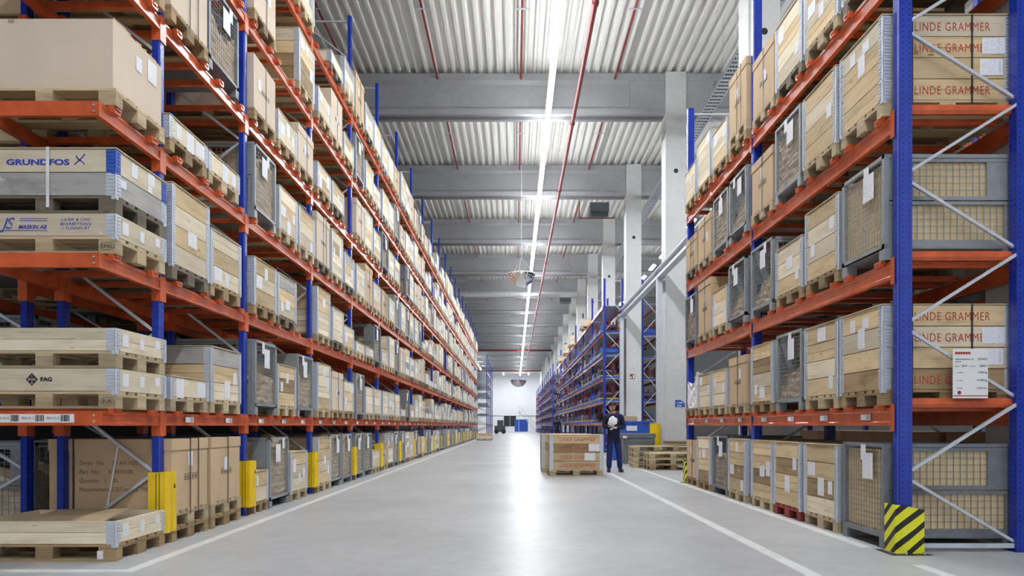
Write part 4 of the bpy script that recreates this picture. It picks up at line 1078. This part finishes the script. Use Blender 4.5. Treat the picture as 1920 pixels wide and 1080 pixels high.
# grey bin, blue bin
b = MB(); b.box(-.46, .46, -.42, .42, .1, .86); b.box(-.49, .49, -.45, .45, .78, .90)
for q in range(4): b.box(-.48, .48, -.435, .435, .2+q*.15, .225+q*.15)
gb = obj('storage_bin', b.mesh('storage_bin', 'greybin'), None, (3.64, 20.4, 0), 0, 'grey ribbed plastic bin behind the pallet stacks', 'bin')
for sx in (-1, 1):
    for sy in (-1, 1): obj('foot', MB().box(sx*.38-.07, sx*.38+.07, sy*.35-.07, sy*.35+.07, 0, .1).mesh('foot', 'greybin'), gb)
stick(gb, '-y', -.42, .80, .12, .07, 'paper', hy=.452)
b = MB(); b.box(-.62, .62, -.45, .45, .85, 1.24)
b.box(-.66, .66, -.49, .49, 1.22, 1.28); b.box(-.55, .55, -.4, .4, .1, .85)
bb_ = obj('storage_bin', b.mesh('storage_bin', 'bluebin'), None, (3.72, 22.6, 0), 0, 'blue plastic bin standing behind the grey one', 'bin')
for sx in (-1, 1): obj('foot', MB().box(sx*.45-.07, sx*.45+.07, -.4, .4, 0, .1).mesh('foot', 'bluebin'), bb_)
obj('paper_label', label_mesh(.34, .16, 'paper'), bb_, (.08, -.455, 1.05))
carton(.16, (3.62, 22.6, 1.282), .3, 2, 'open brown box lying on the blue bin', None, 'card', hx=.36, hy=.25)
b = MB(); 
pr = [(.17*math.cos(a), .15*math.sin(a)) for a in [2*math.pi*k/20 for k in range(20)]]
b.prism(pr, 'z', 0, 1.2); obj('yellow_bollard', b.mesh('yellow_bollard', 'yellow'), None, (4.30, 20.87, 0), 0, 'broad yellow protective bollard between the blue bin and first column', 'bollard')
# far end things
for k, (x, y, w, d_, h, m, lb, nm, cat) in enumerate((
    (-2.05, 96, 1.5, 1.5, 1.9, 'dgrey', 'dark forklift-sized machine parked far down the hall', 'parked_machine', 'machine'),
    (1.2, 124, 2.4, 1.2, 2.2, 'bluebin', 'blue cabinet against the far end wall', 'wall_cabinet', 'cabinet'))):
    b = MB(); b.box(-w/2, w/2, -d_/2, d_/2, .25, h*.6); b.box(-w*.25, w*.3, -d_/2, d_/2, h*.6, h)
    if k == 1: b = MB(); b.box(-w/2, w/2, -d_/2, d_/2, .05, h); b.box(-w/2-.02, w/2+.02, -d_/2-.02, d_/2+.02, h, h+.06)
    o = obj(nm, b.mesh(nm, m), None, (x, y, 0), 0, lb, cat)
    if k == 0:
        for sx in (-1, 1):
            for sy in (-1, 1): obj('wheel', MB().tube((sx*.5, sy*.75-.1, .3), (sx*.5, sy*.75+.1, .3), .3, n=16).mesh('wheel', 'black'), o)
        obj('bumper', MB().box(-w/2-.05, -w/2+.1, -.6, .6, .3, .9).mesh('bumper', 'yellow'), o)
    else:
        obj('cabinet_door', MB().box(-w/2+.06, -.02, -d_/2-.015, -d_/2, .12, h-.08).mesh('cabinet_door', 'bluebin'), o); obj('cabinet_door', MB().box(.02, w/2-.06, -d_/2-.015, -d_/2, .12, h-.08).mesh('cabinet_door', 'bluebin'), o)
for k, x in enumerate((-1.5, -.3)):
    w_ = struct(f'window_{k+1}', MB().box(-.55, .55, -.04, 0, 0, 2.0), 'black', loc=(x, Y1-.0, 1.0)); 
    obj('window_frame', MB().box(-.62, .62, -.06, -.04, -.06, 0).box(-.62, .62, -.06, -.04, 2.0, 2.06).box(-.62, -.55, -.06, -.04, 0, 2).box(.55, .62, -.06, -.04, 0, 2).mesh('window_frame', 'alu'), w_)
dr = struct('door_1', MB().box(-2.6, 2.6, -.08, 0, 0, 8.0), 'wallw', loc=(-.2, Y1, 3.1))
struct('trim_60', MB().box(XL, XR, Y1-.12, Y1, 3.0, 3.1), 'alu')
# stair at the far wall
b = MB()
for k in range(14): b.box(2.2, 3.4, 122+k*.0, 123, .0, .0) if False else b.box(3.6-k*.22, 3.85-k*.22, 121, 122, 3.6-k*.25-.04 if False else .25+k*.25, .29+k*.25)
o = obj('steel_stair', b.mesh('steel_stair', 'alu'), None, label='grey steel stair with railing at the far end wall', cat='stair')
rl = MB()
for s in (121, 122): rl.bar((3.8, s, 1.2), (.7, s, 4.7), .06).bar((3.8, s, .2), (.7, s, 3.7), .10)
for k in range(8): rl.bar((3.7-k*.42, 121, .3+k*.48), (3.7-k*.42, 121, 1.3+k*.48), .05)
for sx_ in (121, 122): rl.box(.7, .8, sx_-.05, sx_+.05, 0, 3.7).box(3.75, 3.85, sx_-.05, sx_+.05, 0, .3)
obj('railing', rl.mesh('railing', 'alu'), o)
# crate on pallet in the aisle mouth past the long rack, and a blue high rack behind it
crate('ii', (-2.35, 54, 0), 0, 1, 1, 'low brown crate on the floor near the far end of the long rack', None, 'w', rnd=random.Random(1), lid=False)
crate('p', (-2.35, 52.9, 0), 0, 1, 1, 'flat pale pallet frame before the low brown crate', None, 'w', rnd=random.Random(2), lid=False)
far_rack(-5.0, -2.9, 72, 90, 4.4, 8.6, [1.2, 2.3, 3.4, 4.5, 5.6, 6.7], 'tall blue shelving beyond the far end of the long rack', False)
b = MB(); 
# ------------------------------------------------------------ people
def skin_obj(name, pts, edges, radii, mat, parent, sub=2, root=0):
    me = bpy.data.meshes.new(name); me.from_pydata(pts, edges, []); me.materials.append(M[mat])
    o = obj(name, me, parent); o.modifiers.new('skin', 'SKIN'); sd = o.modifiers.new('sub', 'SUBSURF'); sd.levels = sub; sd.render_levels = sub
    if me.skin_vertices:
        for i, r_ in enumerate(radii):
            me.skin_vertices[0].data[i].radius = r_ if isinstance(r_, tuple) else (r_, r_)
            me.skin_vertices[0].data[i].use_root = (i == root)
    for p_ in me.polygons: p_.use_smooth = True
    o.modifiers['skin'].use_smooth_shade = True
    dg = bpy.context.evaluated_depsgraph_get(); m2 = bpy.data.meshes.new_from_object(o.evaluated_get(dg)); m2.name = name
    o.modifiers.clear(); o.data = m2
    if not m2.materials: m2.materials.append(M[mat])
    return o
def ellipsoid(c, r, m=0, nu=16, nv=10, rot=None, b=None):
    b = b or MB(); rot = rot or Matrix.Identity(3)
    def P(i, j):
        a = 2*math.pi*i/nu; t = math.pi*j/nv; v = rot @ Vector((r[0]*math.sin(t)*math.cos(a), r[1]*math.sin(t)*math.sin(a), r[2]*math.cos(t))); return v+Vector(c)
    for i in range(nu):
        for j in range(nv): b.face([P(i, j), P(i, j+1), P(i+1, j+1), P(i+1, j)], None, m, .5, True)
    return b
man = obj('person', None, None, (2.42, 16.7, 0), 0, 'man in navy sweater and blue work trousers holding a white cloth beside the crates', 'person')
# local frame: -y faces the viewer
hipz, chz = .90, 1.36
J = [(0, 0, .93), (0, -.01, 1.10), (0, -.02, 1.28), (0, -.01, 1.42), (-.01, -.02, 1.50), (-.015, -.03, 1.56),   # 0-5 spine, neck
     (-.19, -.01, 1.38), (-.25, -.02, 1.13), (-.10, -.24, 1.15),   # 6-8 arm a: shoulder, elbow, wrist
     (.19, -.01, 1.38), (.255, .0, 1.13), (.0, -.22, 1.12),        # 9-11 arm b
     (-.085, 0, .90), (-.105, -.02, .50), (-.11, .02, .10),        # 12-14 leg a
     (.085, 0, .90), (.125, -.02, .50), (.16, .02, .10)]           # 15-17 leg b
E = [(0, 1), (1, 2), (2, 3), (3, 4), (4, 5), (3, 6), (6, 7), (7, 8), (3, 9), (9, 10), (10, 11), (0, 12), (12, 13), (13, 14), (0, 15), (15, 16), (16, 17)]
rad = [(.12, .09), (.13, .09), (.15, .10), (.10, .08), .052, .055, .06, .042, .028, .06, .042, .028, .075, .055, .04, .075, .055, .04]
skin_obj('body', J, E, rad, 'skin', man)
TJ = [J[k] for k in (0, 1, 2, 3)]+[(-.01, -.018, 1.505)]+[J[6], J[7], (-.125, -.20, 1.148), J[9], J[10], (.03, -.185, 1.122)]+[(0, 0, .86)]
TE = [(11, 0), (0, 1), (1, 2), (2, 3), (3, 4), (3, 5), (5, 6), (6, 7), (3, 8), (8, 9), (9, 10)]
skin_obj('sweater', TJ, TE, [(.165, .125), (.175, .125), (.185, .13), (.135, .10), .07, .082, .068, .05, .082, .068, .05, (.16, .125)], 'sweater', man)
skin_obj('trousers', [(0, 0, .98), (0, 0, .90)]+[J[12], (-.105, -.02, .50), (-.112, .015, .22), (-.115, .01, .07), J[15], (.125, -.02, .50), (.155, .015, .22), (.165, .01, .07)],
         [(0, 1), (1, 2), (2, 3), (3, 4), (4, 5), (1, 6), (6, 7), (7, 8), (8, 9)], [(.145, .115), (.155, .12), .10, .083, .074, .078, .10, .083, .074, .078], 'trouser', man)
for sx, a in ((-.12, -.15), (.17, .2)):
    b = ellipsoid((0, -.05, .045), (.05, .135, .055)); ellipsoid((0, .02, .07), (.046, .06, .06), b=b); b.box(-.042, .042, -.15, .06, 0, .02)
    obj('shoe', b.mesh('shoe', 'shoe'), man, (sx, 0, 0), a)
# head
hb = ellipsoid((0, 0, 0), (.076, .094, .115)); ellipsoid((0, -.012, -.065), (.055, .072, .06), b=hb)
hb.prism([(-.013, -.035), (.013, -.035), (.004, .01), (-.004, .01)], 'y', -.112, -.08)
ellipsoid((-.077, .01, -.01), (.012, .02, .032), b=hb); ellipsoid((.077, .01, -.01), (.012, .02, .032), b=hb)
hd = obj('head', hb.mesh('head', 'skin'), man, (-.03, -.045, 1.655), rot=(.12, 0, .08))
fb = ellipsoid((0, 0, 0), (.058, .078, .05)); 
hr = MB(); ellipsoid((0, .010, .050), (.086, .103, .086), b=hr); obj('cap', hr.mesh('cap', 'black'), hd)
br = MB(); ellipsoid((0, -.030, -.082), (.047, .060, .038), b=br); obj('beard', br.mesh('beard', 'fadedink'), hd)
mo = MB().box(-.022, .022, -.094, -.088, -.066, -.060); obj('mouth', mo.mesh('mouth', 'redpipe'), hd)
ey = MB(); ellipsoid((-.03, -.084, .005), (.011, .008, .007), b=ey); ellipsoid((.03, -.084, .005), (.011, .008, .007), b=ey); obj('eyes', ey.mesh('eyes', 'black'), hd)
gl = MB()
for cx in (-.032, .032):
    q = [(cx+.024*math.cos(a), -.10, .005+.017*math.sin(a)) for a in [2*math.pi*k/12 for k in range(13)]]; gl.path(q, .0028, 5)
gl.path([(-.008, -.10, .008), (.008, -.10, .008)], .0025); gl.path([(-.056, -.10, .008), (-.08, 0, .005)], .003); gl.path([(.056, -.10, .008), (.08, 0, .005)], .003)
obj('glasses', gl.mesh('glasses', 'black'), hd)
# hands: palm and five fingers each
def hand(cx, cy, cz, s, ry):
    pts = [(0, 0, 0), (0, -.035, 0), (0, -.085, 0)]; ed = [(0, 1), (1, 2)]; rd = [(.024, .018), (.036, .014), (.038, .013)]
    for k, L in enumerate((.070, .080, .074, .058)):
        x = (-.030+k*.020)*s; i = len(pts); pts += [(x, -.10, 0), (x*1.05, -.10-L*.5, -.012), (x*1.0, -.10-L*.8, -.035)]; ed += [(2, i), (i, i+1), (i+1, i+2)]; rd += [.0095, .009, .0075]
    i = len(pts); pts += [(-.045*s, -.05, -.008), (-.055*s, -.085, -.02), (-.05*s, -.108, -.028)]; ed += [(1, i), (i, i+1), (i+1, i+2)]; rd += [.012, .010, .008]
    h = skin_obj('glove', pts, ed, rd, 'cloth', man, 1); h.location = (cx, cy, cz); h.rotation_euler = (.15, 0, ry); return h
hand(-.10, -.235, 1.15, -1, .75); hand(.0, -.215, 1.12, 1, -.85)
# white cloth held in the hands
b = fill_mb(.3, False) if False else MB(); rr = random.Random(11); nu, nv = 18, 12
def CP(i, j):
    a = 2*math.pi*(i % nu)/nu; t = math.pi*j/nv; k_ = 1+.22*math.sin(3*a+2*t)+.14*math.sin(5*a-t*4)
    return (.105*k_*math.sin(t)*math.cos(a), .05*k_*math.sin(t)*math.sin(a), .10*k_*math.cos(t))
for i in range(nu):
    for j in range(nv): b.face([CP(i, j), CP(i, j+1), CP(i+1, j+1), CP(i+1, j)], None, 0, .5, True)
obj('white_cloth', weld(b.mesh('white_cloth', 'cloth')), None, (2.42-.075, 16.7-.345, 1.235), .2, "crumpled white cloth held in the man's gloved hands", 'cloth')
man.scale = (.97, .97, .97)
# chest logo
obj('chest_logo', MB().box(.045, .10, -.140, -.132, 1.285, 1.293).box(.045, .06, -.140, -.132, 1.293, 1.30).mesh('chest_logo', 'white'), man)
# second worker far behind
w2 = obj('person', None, None, (3.25, 52, 0), 0, 'far worker in dark clothes standing before the parts rack', 'person')
skin_obj('body', J, E, rad, 'skin', w2, 1); skin_obj('sweater', TJ, TE, [(.165, .125), (.175, .125), (.185, .13), (.135, .10), .07, .082, .068, .05, .082, .068, .05, (.16, .125)], 'sweater', w2, 1)
skin_obj('trousers', [(0, 0, .98), (0, 0, .90)]+[J[12], (-.105, -.02, .50), (-.115, .01, .03), J[15], (.125, -.02, .50), (.165, .01, .03)], [(0, 1), (1, 2), (2, 3), (3, 4), (1, 5), (5, 6), (6, 7)], [(.145, .115), (.155, .12), .10, .083, .078, .10, .083, .078], 'sweater', w2, 1)
obj('head', ellipsoid((0, -.03, 1.65), (.08, .095, .12)).mesh('head', 'black'), w2)
print('objects', len(bpy.data.objects))
